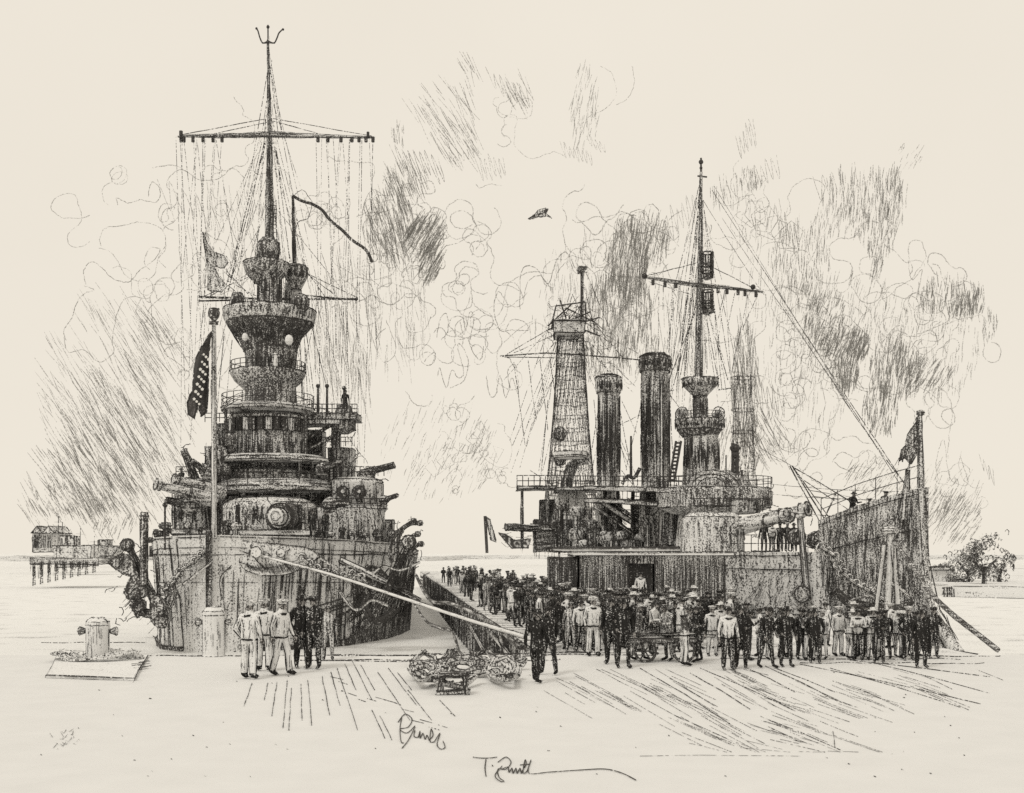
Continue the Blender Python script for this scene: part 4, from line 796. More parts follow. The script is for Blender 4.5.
# forward turret with twin guns trained right over the bow
m = MB(60); m.turn(712, 64, [(1, 512), (22, 513), (29, 517), (31, 524), (32, 552)], 26, .8); streaks(m, 712, 64, 31, 518, 550, 60, 1, .8)
tr = m.build('gun_turret', hatch(.38, 60), RS, edges=1.4)
for a, b, ya, yb in (((736, 530), (789, 515), 60, 56.5), ((742, 524), (808, 509), 62, 59)):
    m = MB(60); A = P(*a, ya); B = P(*b, yb); d = B - A
    m.tube([A, A + d * .6, A + d * .61, A + d * .9, A + d * .91, B], [.37, .35, .30, .28, .38, .38], 14)
    for q_ in range(9): o = rnd.uniform(-.25, .3); m.ink([A + d * rnd.uniform(0, .4) + Vector((0, -.36, o)), A + d * rnd.uniform(.6, .97) + Vector((0, -.33, o))], 1)
    gb = m.build('gun_barrel', hatch(.34, 60, 'x'), tr, edges=1.9)
    m = MB(60); m.lathe(B + d * .004, [(.24, -.04), (.24, .03)], 12, axis='x'); m.build('muzzle', hatch(.96, 60), gb, edges=.5)
for x, y, r_ in ((798, 537, 8), (818, 540, 8.5)):
    m = MB(56); q_ = 55.5 / F; c = P(x, y, 55.5); m.lathe(c, [(r_ * q_ * .7, -.3), (r_ * q_, -.1), (r_ * q_, .5)], 20, axis='y')
    for _ in range(12): a = rnd.uniform(0, 6.28); m.ink([c + Vector((math.cos(a) * r_ * q_ * .2, -.33, math.sin(a) * r_ * q_ * .2)), c + Vector((math.cos(a + .4) * r_ * q_ * .9, -.25, math.sin(a + .4) * r_ * q_ * .9))], 1.4)
    m.build('cowl_ventilator', hatch(.82 if x < 810 else .6, 60), RS, edges=1.5)
m = MB(54); m.tube([P(808, 600, 52.5), P(800, 516, 52.5)], [.15, .13], 8); m.turn(800, 52.5, [(2, 512), (4, 514), (4, 517), (2.5, 519)], 12)
for s_ in (-1, 1): m.ink([P(808 + s_ * 3, 600, 52.3), P(800 + s_ * 2.6, 518, 52.3)], 1.4, sub=6)
m.build('mooring_post', hatch(.12, 48), RS, edges=1.2)
m = MB(54); m.lathe(P(802, 594, 52.3), [(.1, -.2), (.38, -.1), (.38, .3)], 16, axis='y'); m.ink([P(802 + 8 * math.cos(t * .3), 594 + 8 * math.sin(t * .3), 52) for t in range(22)], 1.4); m.build('hawse_lip', hatch(.5, 48), RS, edges=1.5)
for x, y, w1, h1, d in ((768, 560, 12, 9, .95), (750, 558, 10, 6, .1), (782, 558, 12, 5, .15), (800, 575, 10, 5, .3), (752, 575, 8, 8, .8)):
    Y = 57.5 if x < 780 else 55.4; m = MB(57); m.pbox(x - w1, x + w1, y - h1, y + h1, Y, .9)
    for _ in range(12): a = x + rnd.uniform(-w1, w1); m.ink([P(a, y - h1, Y - .05), P(a + 2, y + h1, Y - .05)], 1)
    m.build('deck_chest' if y < 570 else 'porthole_shutter', hatch(d, 60), RS, edges=1.2)

# conning tower, bridge and platform around the fighting mast
m = MB(76); m.turn(714, 78, [(40, 486), (56, 489), (58, 493), (56, 508), (40, 514)], 34, .8, ); streaks(m, 714, 78, 57, 490, 508, 70, 1.1, .8)
br = m.build('bridge_platform', hatch(.6, 72), RS, edges=1.6)
m = MB(76); m.turn(720, 77, [(2, 470), (16, 471), (26, 476), (31, 484), (32, 490)], 26, .8); streaks(m, 720, 77, lambda t: 18 + 13 * t, 473, 488, 50, 1.2, .8)
for rr in (14, 20, 26): m.ink([P(712 + rr * math.cos(t * .314), 486 - rr * .62 * math.sin(t * .314), 74.8) for t in range(11)], 1.3)
m.build('chart_house', hatch(.6, 72), br, edges=1.4)
ring_rail(br, 714, 78, 57, 478, 488, .8, 34)
m = MB(76); m.turn(706, 78, [(24, 508), (28, 520), (30, 540), (30, 556)], 24, .8); streaks(m, 706, 78, 28, 512, 552, 40, 1.1, .8); m.build('bridge_trunk', hatch(.5, 72), RS, edges=1.2)
m = MB(88)                                     # long flying bridge
a = P(600, 488, 96); b = P(662, 490, 84); c = P(700, 491, 80)
for p, q_ in ((a, b), (b, c)): m.beam(p, q_, 3, .16 * 2)
for p, q_ in ((a, b), (b, c)): m.beam(p - Vector((0, .6, 1.1)), q_ - Vector((0, .6, 1.05)), 3, .3)
for i in range(22): p = a.lerp(c, i / 21); m.ink([p + Vector((0, -1.7, .2)), p + Vector((0, -1.7, -1.2))], 1.3)
m.build('flying_bridge', hatch(.4, 95, 'x'), RS, edges=1.4)
rail(RS, [a + Vector((0, -1.4, .2)), b + Vector((0, -1.4, .2)), c + Vector((0, -1.4, .2))], .75, 18, 88)
m = MB(105); m.pbox(517, 556, 486, 489, 104, 3); m.pbox(556, 602, 487, 490, 101, 4); m.build('flying_bridge', hatch(.35, 95, 'x'), RS, edges=1.5)
rail(RS, [P(517, 486, 104), P(556, 486, 104), P(600, 487, 101)], 1.0, 16, 103)
for x, Y in ((522, 104), (548, 104), (605, 95), (618, 92), (633, 90), (648, 88), (668, 83), (676, 82)):
    m = MB(Y); m.tube([P(x, 490, Y), P(x + rnd.uniform(-1, 1), 548, Y)], .13, 6); m.ink([P(x, 490, Y - .3), P(x, 548, Y - .3)], 1.1); m.build('stanchion', hatch(.75, 95), RS, edges=.8)
m = MB(92); m.beam(P(600, 500, 92), P(640, 527, 90), .3, .35); m.beam(P(606, 498, 92), P(645, 524, 90), .12, .12); m.beam(P(594, 506, 92), P(632, 533, 90), .12, .15); m.build('boom', hatch(.25, 95), RS, edges=1.4)
# superstructure sides: pale doors, and dark boxes coloured as the shade of recesses
for x0, x1, y0, y1, Y, d in ((634, 656, 500, 552, 92, .88), (656, 668, 503, 552, 92, .3), (668, 684, 500, 552, 92, .82), (596, 634, 528, 552, 96, .6), (560, 600, 520, 552, 100, .62), (534, 566, 520, 552, 104, .85), (684, 700, 505, 552, 84, .6)):
    m = MB(Y); m.pbox(x0, x1, y0, y1, Y, 2.5)
    for _ in range(int((x1 - x0) * 1.6)): x = rnd.uniform(x0, x1); y = rnd.uniform(y0, y1 - 10); m.ink([P(x, y, Y - .1), P(x + rnd.uniform(-2, 2), y + rnd.uniform(6, 24), Y - .1)], 1.2)
    m.build('deckhouse', hatch(d, 95), RS, edges=1.1)
for x, y, r_, d in ((577, 512, 7, .5), (604, 512, 5, .7), (560, 506, 5, .75), (590, 525, 6, .8), (615, 520, 5, .8), (648, 520, 5, .3), (576, 535, 8, .5), (606, 538, 8, .35), (622, 536, 6, .7), (640, 538, 5, .3), (660, 533, 5, .8), (556, 525, 6, .9), (690, 535, 6, .6), (676, 545, 4, .2), (584, 545, 6, .2)):
    Y = 95 - (x - 600) * .12; m = MB(Y); q_ = Y / F; m.ball(P(x, y, Y - 2), r_ * q_, 12, 1.2, .8, .9); m.tube([P(x, y, Y - 2), P(x, 552, Y - 2)], r_ * q_ * .5, 8)
    for _ in range(7): a_ = rnd.uniform(-r_, r_) * 1.4; m.ink([P(x + a_, y - r_ * .6, Y - 2.6), P(x + a_ + 6, y + r_, Y - 2.6)], 1.5)
    m.build('ventilator', hatch(d, 95, 'e'), RS, edges=1.2)
m = MB(90); a = P(500, 549, 76); m.box(P(500, 0, 62).x + 3, P(742, 0, 62).x, 64.0, 67, 3.2, 3.4); m.build('deck_awning', hatch(.03, 60, 'x'), RS, edges=1.6)
# aft turret beside the lattice mast
m = MB(108); m.pbox(531, 568, 524, 530, 102, 6); m.pbox(536, 566, 530, 552, 102.5, 5); t3 = m.build('gun_turret', hatch(.78, 95, 'x'), RS, edges=1.4)
m = MB(108); m.tube([P(540, 528, 101), P(506, 527, 99)], .3, 10); m.ink([P(540, 526, 100.6), P(506, 525, 98.7)], 1.3); m.build('gun_barrel', hatch(.45, 95, 'x'), t3, edges=1.2)

# funnels
for cx, w0, yt, Y, lab, d, sh_ in ((655, 14.5, 357, 89, 'tall', .52, 1), (608.5, 11.5, 378, 97, 'rear', .38, 0)):
    m = MB(Y); m.turn(cx, Y, [(w0 * .7, yt - 1), (w0 - 1.2, yt), (w0 - .2, yt + 3), (w0 - .5, yt + 14), (w0 - 1.2, yt + 16), (w0 - .8, 490), (w0 + 1.5, 500), (w0 + 1.5, 552)], 26)
    streaks(m, cx, Y, w0 + .1, yt + 16, 488, 90 if sh_ else 70, 1.2)
    for x in (cx - w0 + 1, cx + w0 - 1): m.ink([P(x, yt + 16, Y - .2), P(x, 486, Y - .2)], 1.4, sub=12)
    fn = m.build('funnel', hatch(d, 95), RS, edges=1)
    m = MB(Y); m.turn(cx, Y, [(w0 - 4, yt - 3), (w0 + .4, yt), (w0 + 1.6, yt + 4), (w0 + 1.4, yt + 13), (w0 + .2, yt + 15)], 26, 1, True)
    streaks(m, cx, Y, w0 + 1.7, yt + 2, yt + 13, 50, 1.5)
    m.ink([P(cx + (w0 + 2) * math.cos(t * .2), yt + 1 - 5 * math.sin(t * .2), Y - 1) for t in range(16)], 1.8); m.build('funnel_cap', hatch(.9 if sh_ else .6, 95), fn, edges=1.6)
    m = MB(Y); m.tube([P(cx + w0 * .45, yt + 18, Y - w0 * .95 * Y / F), P(cx + w0 * .45, 488, Y - w0 * .95 * Y / F)], .1, 6); m.build('steam_pipe', hatch(.1, 95), fn, edges=1.2)
for a, b in (((600, 400), (586, 486)), ((618, 400), (634, 486)), ((621, 470), (634, 486)), ((642, 400), (626, 470)), ((669, 380), (674, 480)), ((620, 425), (640, 415)), ((598, 440), (590, 480))): line('guy', RS, P(*a, 92), P(*b, 92), 92, .75, 0, .55)
m = MB(90); m.tube([P(631, 478, 90), P(631, 436, 90)], [.12, .08], 6); m.build('small_pole', crayon(95, .95), RS, edges=0)
m = MB(90); m.tube(smooth([P(x, y, 90) for x, y in ((622, 484), (628, 476), (634, 478), (640, 468))], 4), .16, 6); m.build('hose', crayon(95, .9), RS, edges=0)

# fighting mast
m = MB(80); m.turn(701, 80, [(17, 434), (17, 440), (18, 470), (19, 488)], 24); streaks(m, 701, 80, 18, 438, 474, 70, 1.2)
fm = m.build('mast', hatch(.6, 72), RS, edges=1)
m = MB(80); m.turn(699.5, 80, [(20, 419), (24.5, 420), (25, 423), (23, 428), (22, 430)], 26); streaks(m, 699.5, 80, 24.6, 421, 430, 60, 1.3)
ft = m.build('fighting_top', hatch(.6, 72), fm, edges=1.8)
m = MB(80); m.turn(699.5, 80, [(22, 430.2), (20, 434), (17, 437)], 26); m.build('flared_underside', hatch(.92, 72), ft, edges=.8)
m = MB(80); m.turn(700, 80, [(6.5, 388), (6.5, 400), (7.5, 420)], 18); streaks(m, 700, 80, 7, 392, 419, 24, 1.4); m.build('upper_mast', hatch(.8, 72), fm, edges=1)
m = MB(80); m.turn(700, 80, [(14, 378), (18, 379), (18.5, 382), (17, 386), (13, 390), (7, 396)], 22); streaks(m, 700, 80, 18, 380, 389, 40, 1.4); m.build('upper_top', hatch(.62, 72), fm, edges=1.6)
m = MB(80); m.tube([P(698.5, 380, 80), P(699.5, 300, 80), P(701, 220, 80), P(701, 172, 80)], [.3, .22, .14, .07], 10); m.ink([P(699.5, 380, 79.6), P(700.5, 300, 79.7), P(701.5, 220, 79.8)], 1.8); m.build('topmast', hatch(.66, 72), fm, edges=.5)
m = MB(80); m.tube([P(701, 172, 80), P(701, 158, 80)], .07, 6); m.ball(P(701, 162, 80), .18, 8); m.ball(P(701, 168, 80), .12, 8); m.tube([P(697.5, 176, 80), P(707, 177, 80)], .06, 6); m.build('truck_ornament', crayon(72, .95), fm, edges=0)
for y0, y1, w1 in ((253, 278, 6), (291, 313, 6)):
    m = MB(80); q_ = 80 / F
    m.turn(707, 79.6, [(w1, y1 - 3), (w1 * .9, y1), (w1 * .3, y1 + 2)], 14)
    for i in range(8): a_ = i * .785; c = P(707, 0, 79.6); x = c.x + w1 * q_ * math.cos(a_); Y = 79.6 + w1 * q_ * math.sin(a_); m.tube([(x, Y, P(0, y1, 79.6).z), (x, Y, P(0, y0, 79.6).z)], .04, 5)
    for y in (y0, (y0 + y1) / 2, y1 - 6): m.tube([P(707, y, 79.6) + Vector((w1 * q_ * math.cos(i * .524), w1 * q_ * math.sin(i * .524), 0)) for i in range(13)], .045, 5)
    m.build('lookout_cage', hatch(.8, 72), fm, edges=.7)
m = MB(80); m.tube([P(643, 277, 80), P(680, 283, 80), P(700, 285.5, 80), P(730, 288, 80), P(763, 292, 80)], [.05, .12, .15, .12, .05], 8); m.ink([P(648, 276.5, 79.7), P(700, 284, 79.7), P(760, 291, 79.7)], 1.3); y2 = m.build('yard', hatch(.6, 72, 'x'), fm, edges=.5)
for x, y in ((653, 280), (665, 282), (676, 283), (718, 288), (727, 289), (738, 290), (745, 291), (756, 292)):
    m = MB(80); m.tube([P(x, y, 79.9), P(x, y + 5, 79.9)], .12, 6); m.build('block', crayon(72, .9), y2, edges=0)
m = MB(80); m.ball(P(644.5, 276, 80), .22, 8); m.ball(P(753, 287, 80), .2, 8); m.build('yard_lamp', crayon(72, .95), y2, edges=0)
for x in (682, 718.5):
    m = MB(80); m.ball(P(x, 413 + (3 if x > 700 else 0), 79), .42, 12); m.ink([P(x + 6.2 * math.cos(t * .33), 414 + 7 * math.sin(t * .33), 78.6) for t in range(20)], 1.3)
    for _ in range(8): m.ink([P(x + rnd.uniform(-5, 5), 409, 78.5), P(x + rnd.uniform(-5, 5), 419, 78.5)], 1)
    m.build('searchlight', hatch(.3, 72), ft, edges=1.2)
ring_rail(ft, 699.5, 80, 24, 413, 420, 1, 18)
m = MB(80)
for x in (0, 5): m.tube([P(676 + x, 441, 78.5), P(669 + x, 482, 78.5)], .09, 5)
for i in range(11): y = 443 + i * 3.7; x = 676 - (y - 441) * .17; m.tube([P(x, y, 78.5), P(x + 5, y, 78.5)], .08, 5)
m.build('ladder', crayon(72, .95), RS, edges=0)
for a, b, k_ in (((698, 190), (669, 388), .7), ((699, 200), (676, 390), .7), ((699, 210), (684, 385), .8), ((703, 200), (722, 390), .7), ((704, 210), (731, 378), .7), ((704, 300), (728, 380), .9), ((703, 300), (718, 378), .8), ((697, 300), (672, 390), .9), ((696, 310), (664, 392), .9), ((718, 390), (733, 388), 1.2), ((674, 390), (665, 392), 1.2), ((733, 388), (716, 415), .8), ((668, 392), (684, 414), .8)):
    line('shroud', RS, P(*a, 80), P(*b, 80), 80, k_, 0, .5)
for a, b, k_ in (((701, 262), (645, 276), .8), ((702, 262), (762, 292), .9), ((650, 282), (690, 294), .6), ((663, 283), (663, 310), .8), ((673, 285), (668, 360), .7), ((680, 285), (672, 370), .6), ((687, 286), (678, 380), .6), ((725, 290), (718, 320), .8), ((735, 292), (728, 325), .8), ((748, 294), (732, 372), .8), ((758, 294), (742, 330), .8), ((712, 288), (722, 370), .7), ((690, 230), (676, 280), .5), ((706, 230), (722, 280), .5), ((656, 282), (650, 330), .5), ((720, 290), (740, 380), .6)):
    line('halyard', RS, P(*a, 80), P(*b, 80), 80, k_, 0, .5)
for x, y0, y1, r_ in ((733, 443, 490, .12), (737, 450, 484, .14), (742, 470, 486, .07), (726, 455, 478, .05), (690, 438, 470, .05)):
    m = MB(76); m.tube([P(x, y0, 76), P(x, y1, 76)], r_, 6); 
    if x == 737: m.ball(P(735, 448, 76), .3, 8, 1.3); m.ball(P(735, 455, 76), .24, 8)
    m.build('signal_post', crayon(72, .92), RS, edges=0)

# lattice (basket) mast further aft
q_ = 112 / F; lm = MB(112); cx = 570.5
def rr(y): t = (y - 318) / (490 - 318); return 12.5 + 4.5 * t + 7.5 * t * t
c = P(cx, 0, 112); NL = 22
for i in range(NL):
    for s_ in (-1, 1):
        pts = []
        for k_ in range(15):
            y = 318 + (520 - 318) * k_ / 14; a_ = 2 * math.pi * i / NL + s_ * k_ * .11; pts.append(Vector((c.x + rr(y) * q_ * math.cos(a_), 112 + rr(y) * q_ * math.sin(a_), P(0, y, 112).z)))
        lm.tube(pts, .055, 4)
for y in range(326, 512, 13): lm.tube([Vector((c.x + rr(y) * q_ * math.cos(t * .314), 112 + rr(y) * q_ * math.sin(t * .314), P(0, y + rnd.uniform(-1, 1), 112).z)) for t in range(21)], .08, 4)
for _ in range(22): x = rnd.uniform(-1, 1); y = rnd.uniform(325, 490); lm.ink([P(cx + x * rr(y), y, 109.8), P(cx + x * rr(y + 14) + rnd.uniform(-2, 2), y + rnd.uniform(5, 18), 109.8)], .8)
for s_ in (-1, 1): lm.ink([P(cx + s_ * rr(y), y, 112) for y in range(320, 500, 15)], 1.2)
ba = lm.build('lattice_mast', crayon(95, .4, soft=.2, full=.75), RS, edges=0)
m = MB(112); m.pbox(553, 586, 319, 321, 109.5, 4); m.prism([(P(554, 0, 109.5).x, 109.5), (P(585, 0, 109.5).x, 109.5), (P(580, 0, 109.5).x, 113.5), (P(556, 0, 109.5).x, 113.5)], P(0, 333, 110).z, P(0, 321.5, 110).z)
for _ in range(40): x = rnd.uniform(552, 588); y = rnd.uniform(304, 330); m.ink([P(x, y, 109.3), P(x + rnd.uniform(-12, 12), y + rnd.uniform(-6, 8), 109.3)], 1.1)
m.build('lookout_platform', hatch(.35, 95), ba, edges=1.5)
m = MB(112)
for a, b in (((553, 320), (556, 306)), ((556, 306), (585, 302)), ((585, 302), (586, 320)), ((548, 326), (572, 304)), ((566, 308), (594, 322)), ((584, 322), (598, 318)), ((584, 330), (600, 336)), ((548, 330), (590, 312)), ((560, 300), (566, 318))): m.tube([P(*a, 110), P(*b, 110)], .08, 5)
m.build('platform_frame', crayon(95, .85), ba, edges=0)
m = MB(112); m.tube([P(582, 330, 111), P(582, 268, 111)], [.22, .12], 8); m.ball(P(581, 270, 111), .45, 8); m.ball(P(585, 268, 111), .22, 8); m.ink([P(581, 320, 110.7), P(581, 270, 110.7)], 1.8); m.build('topmast', hatch(.82, 95), ba, edges=.5)
m = MB(112); m.tube([P(500, 356, 111), P(545, 353, 111), P(570, 354, 111), P(620, 358, 111), P(640, 360, 111)], .07, 6); m.tube([P(505, 357, 111), P(565, 358, 111)], .05, 5); m.build('yard', crayon(95, .75), ba, edges=0)
for a, b in (((504, 356), (556, 325)), ((514, 353), (560, 332)), ((586, 312), (622, 357)), ((590, 325), (610, 352)), ((585, 300), (560, 330)), ((528, 360), (536, 420)), ((540, 360), (548, 430)), ((514, 362), (525, 445)), ((550, 360), (556, 400)), ((596, 332), (616, 348)), ((590, 318), (604, 330)), ((560, 490), (530, 470)), ((548, 400), (540, 486)), ((594, 400), (600, 486)), ((510, 358), (500, 356)), ((586, 272), (610, 330))):
    line('halyard', RS, P(*a, 111), P(*b, 111), 111, .8, 0, .55)
for _ in range(26):
    xs = rnd.choice((572, 582, 560)); e = rnd.choice((rnd.uniform(500, 545), rnd.uniform(600, 640))); line('shroud', RS, P(xs, rnd.uniform(275, 340), 111), P(e, rnd.uniform(350, 486), 111), 111, .6, 0, .38)
for _ in range(22): e = rnd.uniform(655, 745); line('shroud', RS, P(700, rnd.uniform(180, 300), 80), P(e, rnd.uniform(300, 480), 80), 80, .55, 0, .36)
for _ in range(10): a = rnd.uniform(645, 760); line('halyard', RS, P(a, 277 + (a - 645) * .13, 80), P(a + rnd.uniform(-14, 14), rnd.uniform(330, 480), 80), 80, .5, 0, .36)
for y in (434, 459):
    m = MB(110); m.ball(P(560, y, 109), .55, 10, 1, .7, 1.25); m.ink([P(560 + 6 * math.cos(t * .33), y + 7 * math.sin(t * .33), 108.4) for t in range(20)], 1.3); m.build('lattice_lamp', hatch(.75, 95), ba, edges=1)
for o in (0, 5, 9):
    m = MB(108); pts = smooth([P(x, y, 107) for x, y in ((562 + o, 500), (563 + o, 480), (568 + o, 466), (578 + o * .6, 458 + o * .6), (588, 454 + o))], 5); m.tube(pts, .16, 6); m.ink([p + Vector((0, -.2, 0)) for p in pts], 1.1); m.build('bent_pipe', hatch(.3, 95), RS, edges=1)
m = MB(104); m.turn(570, 104, [(16, 452), (17, 456), (16, 458)], 16, 1); m.build('lattice_band', hatch(.2, 95), ba, edges=1.2); m = MB(104); m.turn(572, 104, [(12, 490), (17, 500), (24, 545)], 16, 1); streaks(m, 572, 104, 20, 495, 540, 40, 1); m.build('mast_skirt', hatch(.3, 95), ba, edges=1.2)

scratch(RS, 'loose_line', 560, 690, 495, 550, 85, 34, 1.1, 18); scratch(RS, 'loose_line', 690, 770, 470, 530, 70, 20); scratch(RS, 'loose_line', 740, 812, 520, 600, 54, 16); scratch(RS, 'loose_line', 840, 915, 560, 615, 45.5, 14); scratch(RS, 'loose_line', 545, 600, 300, 350, 108, 12)

for x0, x1, y0, y1, Y, d in ((604, 622, 500, 530, 93, .4), (540, 560, 500, 524, 106, .45), (662, 690, 512, 545, 82, .65), (736, 760, 500, 512, 72, .4), (612, 640, 540, 552, 88, .5)):
    m = MB(Y); m.pbox(x0, x1, y0, y1, Y, 1.6)
    for _ in range(int((x1 - x0) * 1.4)): x = rnd.uniform(x0, x1); m.ink([P(x, y0, Y - .1), P(x + rnd.uniform(-2, 2), y1, Y - .1)], 1)
    m.build('deck_locker', hatch(d, 95), RS, edges=1.3)
for x0, x1, y, Y in ((556, 640, 520, 98), (640, 690, 505, 84), (730, 815, 552, 58), (690, 770, 512, 73)): rail(RS, [P(x0, y, Y), P(x1, y, Y)], .9, int((x1 - x0) / 7), Y)

# ================================================================ people
SKIN = (.42, .36, .31)
def person_mesh(pose):
    """one continuous skinned figure, 1.75 m, facing -Y; returns the baked mesh and its bones"""
    st, ar, al, lean, bend = pose.get('stride', 0), pose.get('arm_r', 0), pose.get('arm_l', 0), pose.get('lean', 0), pose.get('bend', 0)
    sh = Vector((0, -lean, 0))
    J = {'pel': (0, 0, .93), 'spi': (0, -.02 - lean * .4, 1.12), 'che': (0, -.01 - lean, 1.36 - bend * .1), 'nec': (0, -.02 - lean * 1.2, 1.50 - bend * .12), 'hed': (0, -.05 - lean * 1.4 - bend * .1, 1.58 - bend * .15), 'top': (0, -.04 - lean * 1.4 - bend * .12, 1.70 - bend * .17)}
    for s, n in ((-1, 'r'), (1, 'l')):
        f = st * s
        J['hip' + n] = (s * .10, 0, .88); J['kne' + n] = (s * .12, -f * .5 - .03, .50); J['ank' + n] = (s * .13, -f * 1.0 + .02, .09); J['toe' + n] = (s * .15, -f * 1.0 - .17, .04)
        a = ar if n == 'r' else al
        J['sho' + n] = (s * .19, -lean, 1.42 - bend * .1)
        if a == 'hip': e, w_ = (s * .40, .08 - lean, 1.18), (s * .22, -.10 - lean, 1.0)
        elif a == 'up': e, w_ = (s * .36, -.14 - lean, 1.26), (s * .26, -.34 - lean, 1.42)
        elif a == 'fwd': e, w_ = (s * .24, -.10 - lean, 1.14), (s * .18, -.40 - lean, 1.16)
        elif a == 'pocket': e, w_ = (s * .30, .06 - lean, 1.14), (s * .20, -.07 - lean, .92)
        elif a == 'cross': e, w_ = (s * .25, -.12 - lean, 1.15), (-s * .05, -.26 - lean, 1.20)
        else: e, w_ = (s * .26, .03 - a * .4 - lean, 1.14), (s * .27, -.04 - a - lean, .90)
        J['elb' + n] = e; J['wri' + n] = w_
    RAD = {'pel': (.165, .12), 'spi': (.15, .11), 'che': (.185, .12), 'nec': (.06, .06), 'hed': (.085, .098), 'top': (.065, .075), 'hip': (.10, .10), 'kne': (.064, .066), 'ank': (.048, .05), 'toe': (.042, .035), 'sho': (.078, .075), 'elb': (.048, .048), 'wri': (.034, .034)}
    if pose.get('baggy'): RAD.update({'hip': (.115, .11), 'kne': (.09, .09), 'ank': (.085, .085), 'che': (.20, .14), 'spi': (.185, .14), 'elb': (.06, .06)})
    if pose.get('coat'): RAD.update({'pel': (.21, .15), 'spi': (.18, .13), 'hip': (.14, .13), 'kne': (.085, .085)})
    B = [('pel', 'spi'), ('spi', 'che'), ('che', 'nec'), ('nec', 'hed'), ('hed', 'top')]
    for n in 'rl': B += [('pel', 'hip' + n), ('hip' + n, 'kne' + n), ('kne' + n, 'ank' + n), ('ank' + n, 'toe' + n), ('che', 'sho' + n), ('sho' + n, 'elb' + n), ('elb' + n, 'wri' + n)]
    names = list(J); me = bpy.data.meshes.new('person_skeleton'); me.from_pydata([J[k] for k in names], [(names.index(a), names.index(b)) for a, b in B], [])
    o = bpy.data.objects.new('person_skeleton', me); col.objects.link(o)
    o.modifiers.new('s', 'SKIN').use_smooth_shade = True; su = o.modifiers.new('u', 'SUBSURF'); su.levels = 1; su.render_levels = 1
    for i, k in enumerate(names):
        v = me.skin_vertices[0].data[i]; v.radius = RAD.get(k) or RAD[k[:3]]; v.use_root = (k == 'pel')
    dg = C.evaluated_depsgraph_get(); ev = o.evaluated_get(dg); out = bpy.data.meshes.new_from_object(ev)
    V = [v.co.copy() for v in out.vertices]; Fc = [tuple(p.vertices) for p in out.polygons]
    bpy.data.objects.remove(o); bpy.data.meshes.remove(out)
    J = {k: Vector(v) for k, v in J.items()}
    kinds = []
    def dist(p, a, b):
        d = b - a; t = max(0, min(1, (p - a).dot(d) / d.length_squared)); return (p - a - d * t).length
    for f in Fc:
        c = sum((V[i] for i in f), Vector()) / len(f)
        a, b = min(B, key=lambda q: dist(c, J[q[0]], J[q[1]]) - (RAD.get(q[0]) or RAD[q[0][:3]])[0] * .5)
        k = 'top'
        if b in ('hed', 'top') : k = 'skin'
        elif b[:3] == 'toe': k = 'shoe'
        elif a[:3] in ('hip', 'kne') or b[:3] == 'hip': k = 'leg'
        if k == 'leg' and c.z < .12: k = 'shoe'
        if pose.get('coat') and k == 'leg' and c.z > .62: k = 'top'
        kinds.append(k)
    # hands, face, feet added to the same mesh
    mb = MB(33)
    for n, s in (('r', -1), ('l', 1)):
        w_ = J['wri' + n]; d = (w_ - J['elb' + n]).normalized(); sd_ = Vector((0, 1, 0)) - d * d.y; sd_ = sd_.normalized() if sd_.length > .2 else Vector((1, 0, 0)); nr = d.cross(sd_)
        mb.tube([w_ - d * .01, w_ + d * .04, w_ + d * .09], [.03, .043, .036], 8)
        for i in range(4):
            p = w_ + d * .085 + sd_ * (i - 1.5) * .02; L = (.068, .08, .074, .056)[i]; mb.tube([p, p + d * L * .5 + nr * .006, p + d * L * .9 + nr * .028 * -s], [.0095, .0088, .007], 5)
        p = w_ + d * .03 - sd_ * .035; mb.tube([p, p + d * .03 - sd_ * .025, p + d * .06 - sd_ * .028], [.012, .011, .008], 5)
    h = J['hed'].lerp(J['top'], .5); fy = h.y - .095
    mb.lathe((0, h.y, h.z), [(.02, -.13), (.062, -.11), (.082, -.05), (.088, .01), (.084, .06), (.055, .10), (.01, .115)], 14, .93, 1.12)
    mb.plate([Vector((-.012, fy - .022, h.z - .04)), Vector((.012, fy - .022, h.z - .04)), Vector((0, fy - .004, h.z + .02))], .03)
    for s in (-1, 1): mb.ball(Vector((s * .082, h.y + .01, h.z - .01)), .022, 8, .4, 1, 1.4)
    n0 = len(V); V += mb.v; Fc += [tuple(i + n0 for i in f) for f in mb.f]; kinds += ['skin'] * len(mb.f)
    mb = MB(33)
    for s in (-1, 1): mb.ball(Vector((s * .032, fy + .0, h.z + .012)), .010, 6)
    mb.beam((-.025, fy - .004, h.z - .07), (.025, fy - .004, h.z - .07), .012, .008)
    n0 = len(V); V += mb.v; Fc += [tuple(i + n0 for i in f) for f in mb.f]; kinds += ['dark'] * len(mb.f)
    return V, Fc, kinds, J, B, RAD
POSES = {
    'stand': dict(arm_r=.02, arm_l=.06), 'stride': dict(stride=.17, arm_r=.16, arm_l=-.12, lean=.03), 'akimbo': dict(arm_r='hip', arm_l=.04, stride=.05),
    'point': dict(arm_r='up', arm_l=.03, stride=.04), 'pocket': dict(arm_r='pocket', arm_l='pocket', coat=1), 'folded': dict(arm_r='cross', arm_l='cross', stride=.03),
    'carry': dict(arm_r='fwd', arm_l='fwd', lean=.06, bend=.3), 'sailor': dict(arm_r=.05, arm_l='pocket', baggy=1, stride=.04), 'sailor_walk': dict(arm_r=-.08, arm_l=.12, baggy=1, stride=.15), 'coat': dict(arm_r=.03, arm_l='fwd', coat=1)}
DARKW = (.09, .085, .08)
